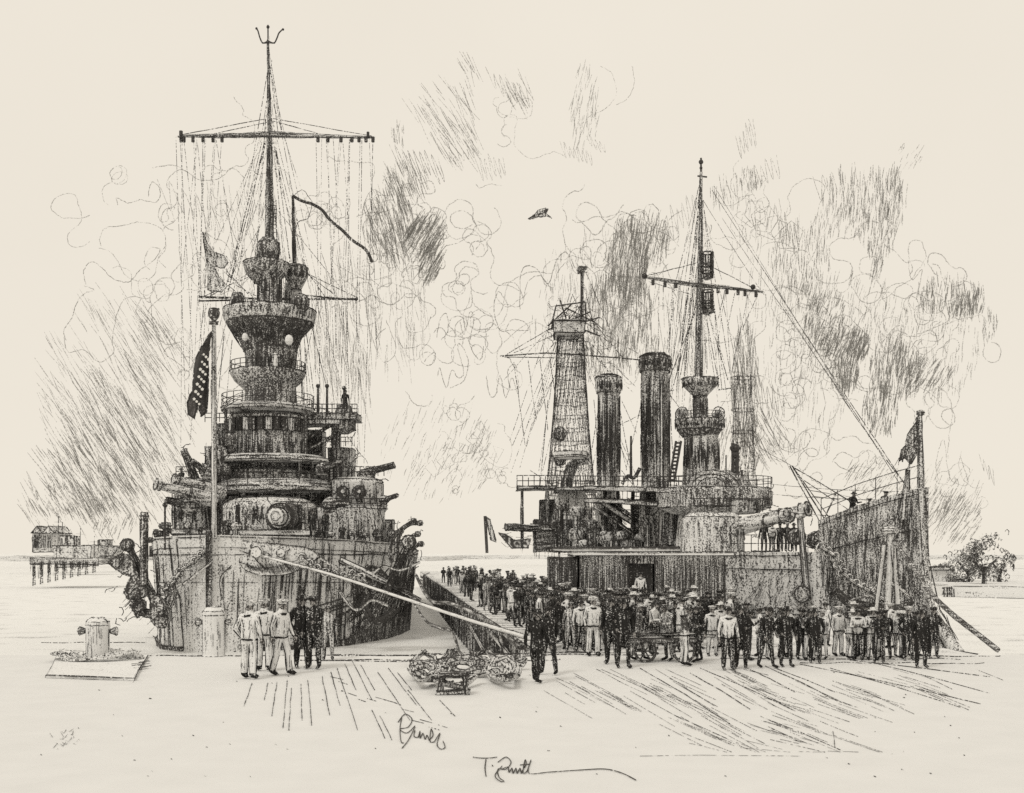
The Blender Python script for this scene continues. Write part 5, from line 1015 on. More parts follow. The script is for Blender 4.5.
OUT = {   # jacket, trousers, hat kind, hat material, words
    'pale': (hatch(.12, 33), hatch(.3, 33), 'brim', hatch(.05, 33), 'man in a pale jacket and pale hat'),
    'white': (hatch(.05, 33), hatch(.05, 33), 'cap', hatch(.05, 33), 'white-clad sailor in a pale round cap'),
    'whitedark': (hatch(.05, 33), hatch(.88, 33, dark=SOOT), 'flat', hatch(.88, 33, dark=SOOT), 'man in a white blouse, dark trousers and dark cap'),
    'dark': (hatch(.97, 33, dark=SOOT), hatch(.96, 33, dark=SOOT), 'bowler', hatch(.95, 33, dark=SOOT), 'dark-suited man in a bowler hat'),
    'darkcap': (hatch(.93, 33, dark=SOOT), hatch(.93, 33, dark=SOOT), 'flat', hatch(.95, 33, dark=SOOT), 'dark-clothed man in a flat cap'),
    'grey': (hatch(.5, 33), hatch(.6, 33), 'flat', hatch(.5, 33), 'grey-clothed man in a soft cap'),
    'darkwhitecap': (hatch(.93, 33, dark=SOOT), hatch(.92, 33, dark=SOOT), 'cap', hatch(.05, 33), 'dark-uniformed man in a white cap'),
    'brim': (hatch(.8, 33), hatch(.55, 33), 'brim', hatch(.15, 33), 'dark-jacketed man in a pale broad-brimmed hat'),
    'apron': (hatch(.75, 33), hatch(.08, 33), 'bowler', hatch(.92, 33, dark=SOOT), 'man in a dark jacket and pale trousers with a dark hat')}
skin_m = hatch(.74, 33, light=(.6, .58, .56))
_base = {}; _body = {}; _hat = {}
def get_body(pose, outf):
    if pose not in _base: _base[pose] = person_mesh(POSES[pose])
    if (pose, outf) in _body: return _body[pose, outf]
    V, Fc, kinds, J, B, RAD = _base[pose]; mb = MB(33)
    jac, tro, _, _, _ = OUT[outf]
    seam = 1.5 if outf in ('white', 'whitedark', 'apron', 'pale') else .9
    for a, b in B:                              # seams and folds of the clothes
        if b in ('hed', 'top', 'nec') or b[:3] in ('hip', 'sho'): continue
        ra = (RAD.get(a) or RAD[a[:3]])[0] * .93; rb = (RAD.get(b) or RAD[b[:3]])[0] * .93; p, q = J[a], J[b]; d = (q - p).normalized(); x = d.cross(Vector((0, 1, 0)))
        x = x.normalized() if x.length > .1 else Vector((1, 0, 0))
        for s in (-1, 1):
            mb.ink([p + x * s * ra, (p + q) / 2 + x * s * (ra + rb) / 2 * 1.02, q + x * s * rb], seam, .25)
            if rnd.random() < .8: mb.ink([p.lerp(q, rnd.uniform(0, .4)) + x * s * ra * .4 + Vector((0, -ra * .9, 0)), p.lerp(q, rnd.uniform(.6, 1)) + x * s * rb * .5 + Vector((0, -rb * .9, 0))], 1.0, .25)
            if rnd.random() < .8: mb.ink([p.lerp(q, rnd.uniform(0, .4)) + x * s * ra * .4 + Vector((0, ra * .85, 0)), p.lerp(q, rnd.uniform(.6, 1)) + x * s * rb * .5 + Vector((0, rb * .85, 0))], 1.0, .25)
    if outf in ('white', 'whitedark', 'apron', 'pale'):   # hem, collar and cuffs
        for z, r in ((.90, .17), (1.44, .11)):
            mb.ink([Vector((r * 1.1 * math.cos(t * .45), r * .85 * math.sin(t * .45) - .01, z + rnd.uniform(-.01, .01))) for t in range(15)], 1.6 if z < 1 else 2.2, .3)
        for n in 'rl': p = J['wri' + n]; mb.ink([p + Vector((-.05, -.02, 0)), p + Vector((.05, -.03, 0))], 1.6)
    me = bpy.data.meshes.new('person'); nv = len(V)
    me.from_pydata([tuple(v) for v in V] + [tuple(v) for v in mb.iv], [], Fc + [tuple(i + nv for i in f) for f in mb.fi])
    for mm in (jac, tro, skin_m, hatch(.97, 33, dark=SOOT), crayon(33, .9, SOOT)): me.materials.append(mm)
    ix = {'top': 0, 'leg': 1, 'skin': 2, 'shoe': 3, 'dark': 3}
    me.polygons.foreach_set('material_index', [ix[k] for k in kinds] + [4] * len(mb.fi)); me.update()
    _body[pose, outf] = me; return me
def get_hat(pose, outf):
    if (pose, outf) in _hat: return _hat[pose, outf]
    J = _base[pose][3]; h = J['hed'].lerp(J['top'], .5); z = h.z + .045; m = MB(33); _, _, kd, hm, _ = OUT[outf]; c = Vector((0, h.y, z))
    if kd == 'bowler': m.lathe(c, [(.145, 0), (.15, .012), (.098, .02), (.098, .07), (.075, .115), (.02, .13)], 14, .95, 1.12)
    elif kd == 'brim': m.lathe(c, [(.20, -.01), (.205, .005), (.10, .02), (.095, .09), (.08, .105), (.02, .10)], 16, .95, 1.1)
    elif kd == 'cap': m.lathe(c, [(.092, -.01), (.10, .03), (.15, .06), (.145, .095), (.02, .11)], 14, .95, 1.1)
    else: m.lathe(c, [(.092, -.01), (.095, .02), (.12, .05), (.10, .07), (.02, .08)], 14, .95, 1.15); m.prism([(-.07, h.y - .10), (.07, h.y - .10), (.05, h.y - .16), (-.05, h.y - .16)], z + .002, z + .016)
    o = m.build('hat', hm, None, edges=.55 if outf in ('white', 'darkwhitecap', 'pale') else 1.1, off=(0, 0, 0)); me = o.data; bpy.data.objects.remove(o); _hat[pose, outf] = me; return me
def put_person(x, Y, z, pose, outf, rz, label, group, s=1.0, name='person'):
    me = get_body(pose, outf)
    o = bpy.data.objects.new(name, me); col.objects.link(o); o.location = (x, Y, z); o.rotation_euler = (0, 0, rz); o.scale = (s, s, s)
    h = bpy.data.objects.new('hat', get_hat(pose, outf)); col.objects.link(h); h.parent = o
    return tag(o, label, 'person', group)
def at_ground(px, fy): g = G(px, fy); return g.x, g.y

# --- the groups in front of the left battleship
for px, fy, pose, outf, rz, s, lab in (
    (249, 679, 'sailor', 'white', 165, 1.0, 'sailor in white standing leftmost of the trio on the quay, seen from behind'),
    (264, 671, 'sailor', 'white', 190, .98, 'white-clad sailor half hidden in the middle of the trio on the quay'),
    (281, 675, 'sailor_walk', 'white', 60, 1.0, 'sailor in white with one leg striding out at the right of the trio')):
    x, Y = at_ground(px, fy); put_person(x, Y, 0, pose, outf, R(rz), lab, 'sailors in white on the quay', s * 1.08)
for px, fy, pose, outf, rz, lab in ((302, 668, 'pocket', 'dark', 20, 'dark-suited man in a bowler hat at the left of the close dark pair'), (314, 669, 'coat', 'darkcap', -15, 'taller dark-coated man in a flat cap at the right of the close dark pair'), (328, 660, 'stand', 'grey', 10, 'grey-clothed man by the battleship hull just right of the dark pair')):
    x, Y = at_ground(px, fy); put_person(x, Y, 0, pose, outf, R(rz), lab, 'men in dark suits on the quay', 1.1 if px < 320 else .9)
for px, fy, pose, outf, rz, lab in ((536, 683, 'stride', 'dark', 150, 'dark-suited man striding at the pier corner beside the rope heap'), (549, 675, 'stride', 'darkcap', 200, 'man in flat cap standing close behind the striding man at the pier corner')):
    x, Y = at_ground(px, fy); put_person(x, Y, 0, pose, outf, R(rz), lab, 'men at the pier corner', .98)

# --- front row of the crowd, from left to right
ORD9 = ('first', 'second', 'third', 'fourth', 'fifth', 'sixth', 'seventh', 'eighth', 'ninth')
ORD = ['first', 'second', 'third', 'fourth', 'fifth', 'sixth', 'seventh', 'eighth', 'ninth', 'tenth']
front = [  # foot column, foot row, pose, clothes, heading, size
    (580, 652, 'stand', 'whitedark', 20, .92), (593, 656, 'sailor', 'white', 15, 1), (612, 664, 'coat', 'darkcap', -20, 1.05), (623, 668, 'akimbo', 'dark', 10, 1.05), (638, 660, 'stride', 'brim', 80, .92),
    (652, 655, 'carry', 'whitedark', 60, .95), (669, 661, 'carry', 'grey', -60, .95), (684, 666, 'carry', 'apron', 110, .95), (699, 662, 'stride', 'dark', -70, .9), (712, 656, 'stand', 'white', 0, .85),
    (728, 670, 'stand', 'whitedark', 15, .95), (741, 668, 'coat', 'dark', -15, .95), (766, 668, 'stride', 'darkcap', 30, .93), (786, 667, 'akimbo', 'dark', 5, .92),
    (801, 660, 'coat', 'darkcap', 15, .84), (815, 663, 'pocket', 'dark', -15, .86), (838, 656, 'sailor', 'white', 20, .84), (858, 660, 'folded', 'whitedark', -20, .84),
    (879, 663, 'carry', 'darkcap', -30, .86), (898, 657, 'stand', 'pale', 25, .78), (921, 668, 'coat', 'dark', -10, .88)]
SHORT = {'white': 'white-clad sailor', 'whitedark': 'white-bloused man', 'dark': 'dark man in bowler', 'darkcap': 'dark man in flat cap', 'grey': 'grey-clothed man', 'darkwhitecap': 'dark man in white cap', 'brim': 'dark-jacketed man in broad pale hat', 'apron': 'dark-jacketed man in pale trousers', 'pale': 'pale-jacketed man in pale hat'}
ORD = ['first', 'second', 'third', 'fourth', 'fifth', 'sixth', 'seventh', 'eighth', 'ninth', 'tenth', 'eleventh', 'twelfth', 'thirteenth', 'fourteenth', 'fifteenth', 'sixteenth', 'seventeenth', 'eighteenth', 'nineteenth', 'twentieth'] + ['twenty-' + q for q in ORD9] + ['thirtieth'] + ['thirty-' + q for q in ORD9] + ['fortieth'] + ['forty-' + q for q in ORD9]
zn = {}
for px, fy, pose, outf, rz, sz in front:
    zz = 'in front row before the shed' if px < 725 else 'in the front row right of the shed' if px < 822 else 'in the front row below the dark bow'
    zn[zz] = zn.get(zz, 0) + 1; x, Y = at_ground(px, fy)
    put_person(x, Y, 0, pose, outf, R(rz + rnd.uniform(-10, 10)), SHORT[outf] + ', ' + ORD[zn[zz] - 1] + ' from left ' + zz, 'front row of the crowd on the quay', sz)
# --- packed rows behind; nothing tells these small figures apart
rows = []
def free(x, Y, gap): return all((x - a) ** 2 + ((Y - b) * .8) ** 2 > gap * gap for a, b in rows)
def pick(bright=.33):
    return rnd.choice(('white', 'whitedark', 'pale', 'pale', 'apron', 'brim')) if rnd.random() < bright else rnd.choice(('dark', 'dark', 'darkcap', 'darkcap', 'grey', 'darkwhitecap'))
def fill(n, gen, where, group, gap=.55, bright=.33, hdg=None, each=True, sc=(.9, 1.04)):
    k = t = 0; got = []
    while k < n and t < n * 60:
        t += 1; x, Y = gen()
        if not free(x, Y, gap): continue
        rows.append((x, Y)); k += 1; outf = pick(bright)
        o = put_person(x, Y, 0, rnd.choice(('stand', 'stride', 'akimbo', 'coat', 'folded', 'pocket', 'sailor', 'carry', 'point' if rnd.random() < .3 else 'coat')), outf, R(rnd.uniform(-180, 180)), '', group, rnd.uniform(*sc))
        got.append((x / Y, outf, o))
    cnt = {}
    for _, outf, o in sorted(got, key=lambda q: q[0]):
        cnt[outf] = cnt.get(outf, 0) + 1
        o['label'] = (SHORT[outf] + ', ' + ORD[cnt[outf] - 1] + ' such from left ' + where) if each else 'tiny ' + SHORT[outf] + ' ' + where
def g1():                                       # second rows by the shed
    Y = rnd.uniform(34.4, 44); return P(rnd.uniform(556, 735), 0, Y).x, Y
def g2(): Y = rnd.uniform(33.0, 33.3) if rnd.random() < .0 else rnd.uniform(31.6, 33.2); return P(rnd.uniform(730, 935), 0, Y).x, Y
def g2b(): Y = rnd.uniform(33.6, 38); return rnd.uniform(P(730, 0, Y).x, 13.4 - .02 * (Y - 33)), Y
def g3():
    Y = 36 + 28 * rnd.random() ** 1.2; return rnd.uniform(pe(Y) + .5, pe(Y) + 6.5 if Y < 45 else min(2.6, pe(Y) + 7)), Y
def g4():
    Y = 60 + 60 * rnd.random(); return rnd.uniform(pe(Y) + .5, pe(Y) + 5), Y
fill(70, g1, 'in rows behind the cart', 'crowd rows before the plank shed', .46, .36, sc=(.84, 1.02))
fill(18, g2, 'just behind front row below bow', 'crowd rows below the bow', .5, .45, sc=(.74, .88))
fill(9, g2b, 'between shed and bow', 'crowd between shed and bow', .6, .4, sc=(.74, .86))
fill(98, g3, 'on the near pier', 'crowd packed on the pier', .45, .42)
fill(56, g4, 'in the distant crowd far down the pier', 'crowd far down the pier', .6, .36, each=False)
# --- figures aboard
for i, (px, py, Y, pose, outf, lab) in enumerate(((764, 548, 57, 'stand', 'dark', 'leftmost dark figure of the group on deck under the gun muzzles'), (772, 549, 56.5, 'folded', 'whitedark', 'white-bloused figure second in the deck group under the gun muzzles'), (780, 548, 57, 'coat', 'darkcap', 'dark coated figure in the middle of the deck group under the gun muzzles'), (787, 549, 56.2, 'stand', 'darkwhitecap', 'dark figure in white cap fourth in the deck group under the gun muzzles'), (794, 548, 57.4, 'pocket', 'dark', 'rightmost dark figure of the deck group under the gun muzzles'), (740, 549, 58, 'stand', 'brim', 'man in pale broad hat alone on deck left of the gun barrel'))):
    p = P(px, py, Y); put_person(p.x, Y, 3.16, pose, outf, R(rnd.uniform(-40, 40)), lab, 'figures on the right ship deck', .84)
for px, Y, pose, outf, z, lab in ((852, 50.6, 'carry', 'dark', 4.53, 'stooping dark figure on the bow deck behind the low rail'), (884, 49.8, 'carry', 'darkcap', 4.53, 'crouched figure on the bow deck nearest the flag pole'), (869, 50.2, 'stand', 'grey', 4.2, 'dark figure standing between the two stooping men on the bow deck')):
    put_person(P(px, 0, Y).x, Y, z - .1, pose, outf, R(20), lab, 'figures on the bow deck', .85)
p = P(344, 413, 77); put_person(p.x, 77.6, p.z, 'stand', 'dark', R(10), 'dark lookout on the wing platform beside the conning tower of the left battleship', 'figures on the left battleship', .95)
for px, y, Y, lab in ((195, 496, 74, 'dark figure working behind the left twin gun barrels'), (322, 556, 66, 'dark figure on the foredeck right of the muzzle turret'), (334, 556, 67, 'dark figure leaning by the casemate foot on the foredeck')):
    p = P(px, y, Y); put_person(p.x, Y - 3, max(3.95 if y > 520 else p.z, 3.9) - .05, 'coat', 'dark', R(rnd.uniform(-40, 40)), lab, 'figures on the left battleship', .95)

# ================================================================ plank shed on the pier
SY = 50.0; xa = P(580, 0, SY).x; xb = P(725, 0, SY).x; da = P(628, 0, SY).x; db = P(655, 0, SY).x
sd0 = thing('plank_shed', ((xa + xb) / 2, SY, 0), 'long wooden plank shed with an open dark doorway standing on the pier', 'shed')
def planks(m, x0, x1, z0, z1, Y, n):
    for i in range(n): x = x0 + (x1 - x0) * (i + rnd.uniform(.2, .8)) / n; a = rnd.uniform(z0, z0 + .5); b = rnd.uniform(z1 - .6, z1); m.ink([(x, Y, a), (x + rnd.uniform(-.02, .02), Y, (a + b) / 2), (x, Y, b)], rnd.uniform(.7, 1.6))
for nm, x0, x1, z0, z1, d in (('wall', xa, da, .01, 3.0, .62), ('wall', db, xb, .01, 3.0, .58), ('lintel', da + .002, db - .002, 2.62, 2.98, .7)):
    m = MB(50); m.box(x0, x1, SY, SY + .12, z0, z1); planks(m, x0, x1, z0, z1, SY - .02, int((x1 - x0) * 13)); m.build(nm, hatch(d, 48), sd0, edges=1.2)
m = MB(50); m.box(xa, xb, SY + 3.3, SY + 3.42, .01, 3.0); m.build('wall', hatch(.6, 48), sd0)
for x0 in (xa, xb - .12):
    m = MB(50); m.box(x0, x0 + .12, SY + .122, SY + 3.298, .01, 3.0); m.build('wall', hatch(.88, 48), sd0)
m = MB(50); m.box(xa - .35, xb + .35, SY - .3, SY + 3.7, 3.002, 3.14); m.build('roof', hatch(.05, 48, 'x'), sd0, edges=1.5)
for x in (da - .06, db + .06):
    m = MB(50); m.box(x - .06, x + .06, SY - .05, SY - .004, .01, 2.7); m.build('door_post', hatch(.75, 48), sd0, edges=1.2)
m = MB(50); m.box(da + .05, db - .05, SY + .4, SY + .45, .01, 2.6); m.build('doorway_shade', hatch(.96, 48), sd0)  # dark panel added behind the opening for the shade inside the shed
put_person(P(641, 0, SY).x, SY + .2, .55, 'stand', 'whitedark', 0, 'pale-shirted man standing raised in the dark doorway of the shed', None, .95)
m = MB(50); m.box(da + .25, db - .25, SY - .5, SY + .39, .01, .55); tag(m.build('crate', hatch(.5, 48), None, off=(P(641, 0, SY).x, SY, .01)), 'wooden crate set as a step in the shed doorway', 'crate')
# plank stack at shed end, lean-to and dark hatch left of the shed
m = MB(50); m.box(P(572, 0, SY).x - 1.0, P(578, 0, SY).x, SY + .6, SY + 3.0, .01, 2.9); planks(m, P(572, 0, SY).x - 1, P(578, 0, SY).x, .1, 2.9, SY + .58, 12); tag(m.build('lean_to_shed', hatch(.86, 48), None, edges=1.2, off=(P(570, 0, SY).x, SY + 1.5, 0)), 'small dark lean-to against the left end of the plank shed', 'shed')
# shears, handcart and planks among the crowd before the shed
hc = thing('handcart', (*at_ground(664, 660), 0), 'low wooden handcart loaded with planks among the crowd before the shed', 'handcart')
x0, Yc = at_ground(664, 662)
m = MB(33); m.box(x0 - 1.0, x0 + 1.0, Yc - .1, Yc + .8, .55, .66); m.build('cart_bed', hatch(.6, 33, 'x'), hc, edges=1.3)
for dx in (-.55, .55):
    m = MB(33); c = Vector((x0 + dx, Yc - .16, .32)); m.tube([c + Vector((.3 * math.cos(t * .524), 0, .3 * math.sin(t * .524))) for t in range(13)], .035, 6)
    for t in range(6): m.tube([c, c + Vector((.3 * math.cos(t * 1.047), 0, .3 * math.sin(t * 1.047)))], .018, 5)
    m.build('wheel', hatch(.85, 33), hc, edges=.8)
for a, b in (((-1.4, -.05, .75), (1.1, .1, .82)), ((-1.0, .2, .80), (1.5, .3, .72)), ((-1.7, .1, .62), (-.2, .15, .9))):
    m = MB(33); m.beam(Vector((x0, Yc, 0)) + Vector(a), Vector((x0, Yc, 0)) + Vector(b), .12, .05); m.build('load_plank', hatch(.1, 33, 'x'), hc, edges=1.5)

# ================================================================ bollards, ropes and gear on the quay
def bollard(px, fy, top, hw, lab, extra=True, d=.04):
    g = G(px, fy); Y = g.y; k = Y / F; H = (fy - top) * k; r = hw * k
    t = thing('bollard', (g.x, Y, 0), lab, 'bollard')
    m = MB(Y); m.lathe((g.x, Y, 0), [(r * 1.06, 0), (r, .06), (r * .97, H * .55), (r * 1.02, H * .8), (r * .95, H * .9), (r * .6, H * .985), (.02, H)], 24)
    for s_ in (-1, 1): m.ink([(g.x + s_ * r * .98, Y - .05, 0), (g.x + s_ * r * .97, Y - .05, H * .5), (g.x + s_ * r * .98, Y - .05, H * .84)], 1.2)
    for _ in range(14): a = rnd.uniform(-.8, .8); z = rnd.uniform(.3, H * .9); m.ink([(g.x + a * r, Y - r * math.sqrt(1 - a * a) - .01, z), (g.x + a * r, Y - r * math.sqrt(1 - a * a) - .01, z - rnd.uniform(.1, .4))], .8)
    m.ink([(g.x + r * 1.02 * math.cos(q_ * .35 + math.pi), Y + r * 1.02 * math.sin(q_ * .35 + math.pi), H * .82) for q_ in range(10)], 1.1)
    m.ink([(g.x + r * math.cos(q_ * .314) * .97, Y - .1, H * .86 + r * .5 * math.sin(q_ * .314)) for q_ in range(11)], 1.3)
    m.build('post', hatch(.015, 33), t, edges=.9)
    for s_ in (-1, 1):
        m = MB(Y); m.tube([(g.x + s_ * r * .9, Y, H * .68), (g.x + s_ * r * 1.5, Y, H * .68)], .045, 6); m.lathe((g.x + s_ * r * 1.5, Y, H * .68), [(.03, -.10), (.12, -.03), (.05, .14)] if s_ < 0 else [(.05, -.14), (.12, .03), (.03, .10)], 8, axis='x'); m.build('horn', hatch(.3, 33), t, edges=1.3)
    return g
g = bollard(98, 661, 617, 11.5, 'pale round-headed iron bollard with two horns standing in a heap of rope at far left')
bollard(214, 656, 606, 11, 'pale dome-topped bollard at the quay edge against the battleship bow', d=.10)
m = MB(31)                                       # heap of rope round its foot
pts = []
for i in range(150): a = i * .42; rr_ = .55 + .55 * abs(math.sin(i * .13)) + rnd.uniform(-.08, .08); pts.append(Vector((g.x + rr_ * 1.15 * math.cos(a), g.y + rr_ * .8 * math.sin(a), .05 + .05 * (i % 5) + rnd.uniform(0, .05))))
m.tube(smooth(pts, 2), .035, 5)
for i in range(60): a = rnd.choice(pts); m.ink([a, a + Vector((rnd.uniform(-.2, .2), -.05, rnd.uniform(0, .14)))], 1.2)
tag(m.build('rope_heap', hatch(.35, 33), None, edges=0, off=(g.x, g.y, 0)), 'untidy heap of pale rope coiled round the foot of the far left bollard', 'rope')
m = MB(29); cs = [G(46, 678), G(134, 681), G(148, 657), G(60, 652)]; m.prism([(c.x, c.y) for c in cs], .004, .06)
for a, b in ((0, 1), (1, 2)):
    for _ in range(2): m.ink([cs[a] + Vector((0, 0, .07)), cs[a].lerp(cs[b], .5) + Vector((0, -.05, .07)), cs[b] + Vector((0, 0, .07))], 1.2, .6)
for _ in range(10): p = G(134 + rnd.uniform(-4, 8), 670 + rnd.uniform(-8, 8)); m.ink([p + Vector((0, 0, .07)), p + Vector((.15, .5, .07))], 1.1)
tag(m.build('stone_slab', hatch(.02, 33), None, edges=.5, off=(cs[0].x, cs[0].y, 0)), 'low flat stone slab under the far left bollard', 'slab')

# tangled chain, trestle and coil heap on the quay in the middle
def coil(px, fy, r_px, n, tilt, lab, d=.75, thick=.05, w_=1.0):
    c = G(px, fy); m = MB(31); pts = []
    for i in range(n * 14 + 1): a = i * 2 * math.pi / 14; rr_ = r_px * c.y / F * (.35 + .65 * i / (n * 14)) + rnd.uniform(-.04, .04); pts.append(Vector((c.x + rr_ * w_ * math.cos(a), c.y + rr_ * .5 * math.sin(a), .28 + rr_ * tilt * math.sin(a) + rnd.uniform(-.03, .03))))
    pts = [Vector((p.x, p.y, max(.05, p.z))) for p in pts]; m.tube(pts, thick * 1.15, 7)
    for sg in (-1, 1): m.ink([p + Vector((0, -thick * .7, sg * thick * .95)) for p in pts], 1.3, .2)
    return tag(m.build('rope_coil', hatch(d, 33), None, edges=0, off=(c.x, c.y, 0)), lab, 'rope')
coil(504, 680, 15, 3, .75, 'standing dark coil of hawser at the right end of the rope heap', .15, .06)
coil(497, 684, 9, 2, .6, 'smaller upright coil leaning in front of the large hawser coil', .15, .05)
coil(426, 681, 15, 3, .55, 'loose dark coil of hawser at the left end of the rope heap', .45, .06, 1.1)
coil(462, 677, 24, 3, .35, 'broad flat coil of dark hawser in the middle of the rope heap', .5, .06, 1.3)
for i, (pts, lab) in enumerate(((((412, 668), (424, 662), (440, 666), (452, 660), (470, 664), (486, 660), (500, 668), (520, 664)), 'thick dark hawser snaking along the back of the rope heap'), (((414, 676), (420, 690), (434, 684), (440, 694), (462, 690), (478, 684)), 'dark hawser trailing in front of the left coil'), (((470, 668), (484, 672), (492, 682), (510, 690), (516, 680)), 'dark hawser looping under the standing coil'))):
    m = MB(30); p = smooth([G(x, y) + Vector((0, 0, .10 + .16 * (j % 2))) for j, (x, y) in enumerate(pts)], 6); m.tube(p, .075, 7)
    for _ in range(3): m.ink([q_ + Vector((rnd.uniform(-.1, .1), -.08, rnd.uniform(0, .12))) for q_ in p], 1.4)
    tag(m.build('hawser', hatch(.4, 33), None, edges=0, off=tuple(G(*pts[0]))), lab, 'rope')
tc_ = G(453, 695); t = thing('trestle', (tc_.x, tc_.y, 0), 'small wooden trestle stool standing before the rope heap', 'trestle')
m = MB(30); m.box(tc_.x - .3, tc_.x + .3, tc_.y - .05, tc_.y + .3, .42, .47); m.build('top', hatch(.3, 33, 'x'), t, edges=1.5)
for dx, dy in ((-.25, 0), (.25, 0), (-.22, .25), (.22, .25)):
    m = MB(30); m.beam((tc_.x + dx, tc_.y + dy, .42), (tc_.x + dx * 1.25, tc_.y + dy, .01), .06, .06); m.build('leg', hatch(.55, 33), t, edges=1.2)
m = MB(30); m.beam((tc_.x - .36, tc_.y - .03, .05), (tc_.x + .36, tc_.y + .02, .09), .07, .08); m.build('stretcher', hatch(.5, 33, 'x'), t, edges=1.2)
for px, y0, y1 in ((454, 656, 672), (474, 656, 668)):
    c = G(px, y1); k = c.y / F; m = MB(31); m.tube([(c.x, c.y, 0), (c.x, c.y, (y1 - y0) * k)], .09, 8); m.ball(Vector((c.x, c.y, (y1 - y0) * k)), .12, 8); tag(m.build('cleat_post', hatch(.9, 33), None, off=(c.x, c.y, 0)), 'short dark iron post ' + ('left' if px < 460 else 'right') + ' of the pair behind the rope heap', 'post')
m = MB(32); a, b = G(556, 667), G(535, 652); tag(None or m.beam((P(519, 0, 33).x, 33.0, .1), (P(545, 0, 33).x, 33.2, .1), .2, .2).build('edge_timber', hatch(.6, 33, 'x'), None, off=(P(519, 0, 33).x, 33, 0)), 'short squared timber lying along the quay edge at the pier corner', 'timber')

for i, (x, y, r_) in enumerate(((440, 678, 10), (484, 674, 9), (518, 670, 8))): coil(x, y, r_, 2, .7, ('loop of slack rope between the left coil and the trestle stool', 'loop of slack rope standing behind the broad flat coil', 'little loop of rope beside the striding man')[i], .5, .045)

# ================================================================ far things
def far_tag(m, name, mat, c, lab, cat, grp=None, edges=1.0): return tag(m.build(name, mat, None, edges=edges, off=tuple(c)), lab, cat, grp)
# far left wharf: shed, hulls and masts
m = MB(300); Y = 300; m.pbox(33, 52, 532, 552, Y, 12)
for i in range(24): x = rnd.uniform(33, 52); m.ink([P(x, 533 + rnd.uniform(0, 5), Y - .5), P(x, 548, Y - .5)], 1.1)
t = far_tag(m, 'far_building', hatch(.22, 420), P(42, 552, Y), 'small gabled building on the far left shore', 'building')
m = MB(300); c = P(33, 532, Y); m.plate([P(31, 533, Y - 1), P(37, 526, Y - 1), P(42, 533, Y - 1)], 12); m.plate([P(43, 533, Y - 1), P(48, 526, Y - 1), P(54, 533, Y - 1)], 12)
o = m.build('roof', hatch(.4, 420), t); o.location = (0, 0, 0)
def ship_far(name, hull, Y, masts, d, lab, cat, grp=None, sup=()):
    c = P(hull[0][0], hull[0][1], Y); t = thing(name, tuple(c), lab, cat, grp)
    m = MB(Y); m.plate([P(x, y, Y) for x, y in hull], 6); xs = [p[0] for p in hull]; ys = [p[1] for p in hull]
    for _ in range(int((max(xs) - min(xs)) * .9)): x = rnd.uniform(min(xs) + 2, max(xs) - 2); y = rnd.uniform(min(ys), max(ys)); m.ink([P(x, y, Y - .5), P(x + 5, y + rnd.uniform(-2, 5), Y - .5)], .9)
    m.build('hull', hatch(d, 420, 'e'), t, edges=1.1)
    for x0, x1, y0, y1 in sup: m = MB(Y); m.pbox(x0, x1, y0, y1, Y + 1, 4); m.build('deckhouse', hatch(.4, 420), t, edges=1)
    for x, y0, y1, k in masts: m = MB(Y); m.tube([P(x, y1, Y + 2), P(x + .5, y0, Y + 2)], .5 * k * m.px, 5); m.ink([P(x - 4, y0 + 6, Y + 2), P(x + 4, y0 + 6, Y + 2)], .7); m.build('mast', crayon(420, .8), t, edges=0)
    return t
ship_far('moored_ship', [(52, 546), (92, 545), (90, 566), (56, 568)], 280, [(58, 516, 546, .8), (62, 522, 546, .7), (80, 528, 546, .6)], .25, 'low pale ship with thin masts moored at far left', 'ship', sup=[(60, 74, 536, 546)])
ship_far('tug_boat', [(86, 548), (120, 546), (112, 556), (90, 556)], 320, [(94, 536, 548, .8)], .3, 'small tug with a leaning spar beyond the left wharf', 'boat', sup=[(98, 108, 540, 547)])
for i in range(9):
    x = 34 + i * 7.5; Y = 175; m = MB(Y); c = P(x, 586 - i * 1.6, Y); m.tube([c, P(x, 562, Y)], .28, 6); m.ink([P(x + 1, 562, Y - .4), P(x - 1, 584 - i * 1.5, Y - .4)], 1.3)
    far_tag(m, 'wharf_pile', crayon(150, .3), c, 'thin timber pile, ' + ORD[i] + ' from left under the far left wharf', 'pile', 'piles of the far left wharf', 0)
m = MB(175); m.pbox(30, 98, 558, 564, 175, 9)
for _ in range(50): x = rnd.uniform(31, 96); m.ink([P(x, 560, 174.6), P(x + rnd.uniform(-2, 2), 566 + rnd.uniform(0, 16) * (1 - (x - 30) / 80), 174.6)], .9)
far_tag(m, 'wharf', hatch(.25, 150, 'x'), P(64, 564, 175), 'low dark wharf reaching in from the left edge', 'wharf')
# far centre: marker mast with small sail, low boat
t = thing('signal_mast', tuple(P(487, 552, 220)), 'tiny figure-like signal mast with a drooping flag beyond the pier', 'mast')
m = MB(220); m.tube([P(487, 553, 220), P(485, 516, 220)], .3, 6); m.build('pole', crayon(150, .95), t, edges=0)
m = MB(220); m.plate([P(x, y, 219.5) for x, y in ((486, 517), (490, 520), (493, 530), (496, 542), (491, 540), (489, 530))], .3); m.build('flag', hatch(.4, 150, 'd'), t, edges=1.2)
t = ship_far('harbour_launch', [(499, 533), (505, 534), (514, 540), (531, 539), (528, 548), (512, 548)], 170, [], .7, 'dark small launch lying beyond the crowd on the pier', 'boat')
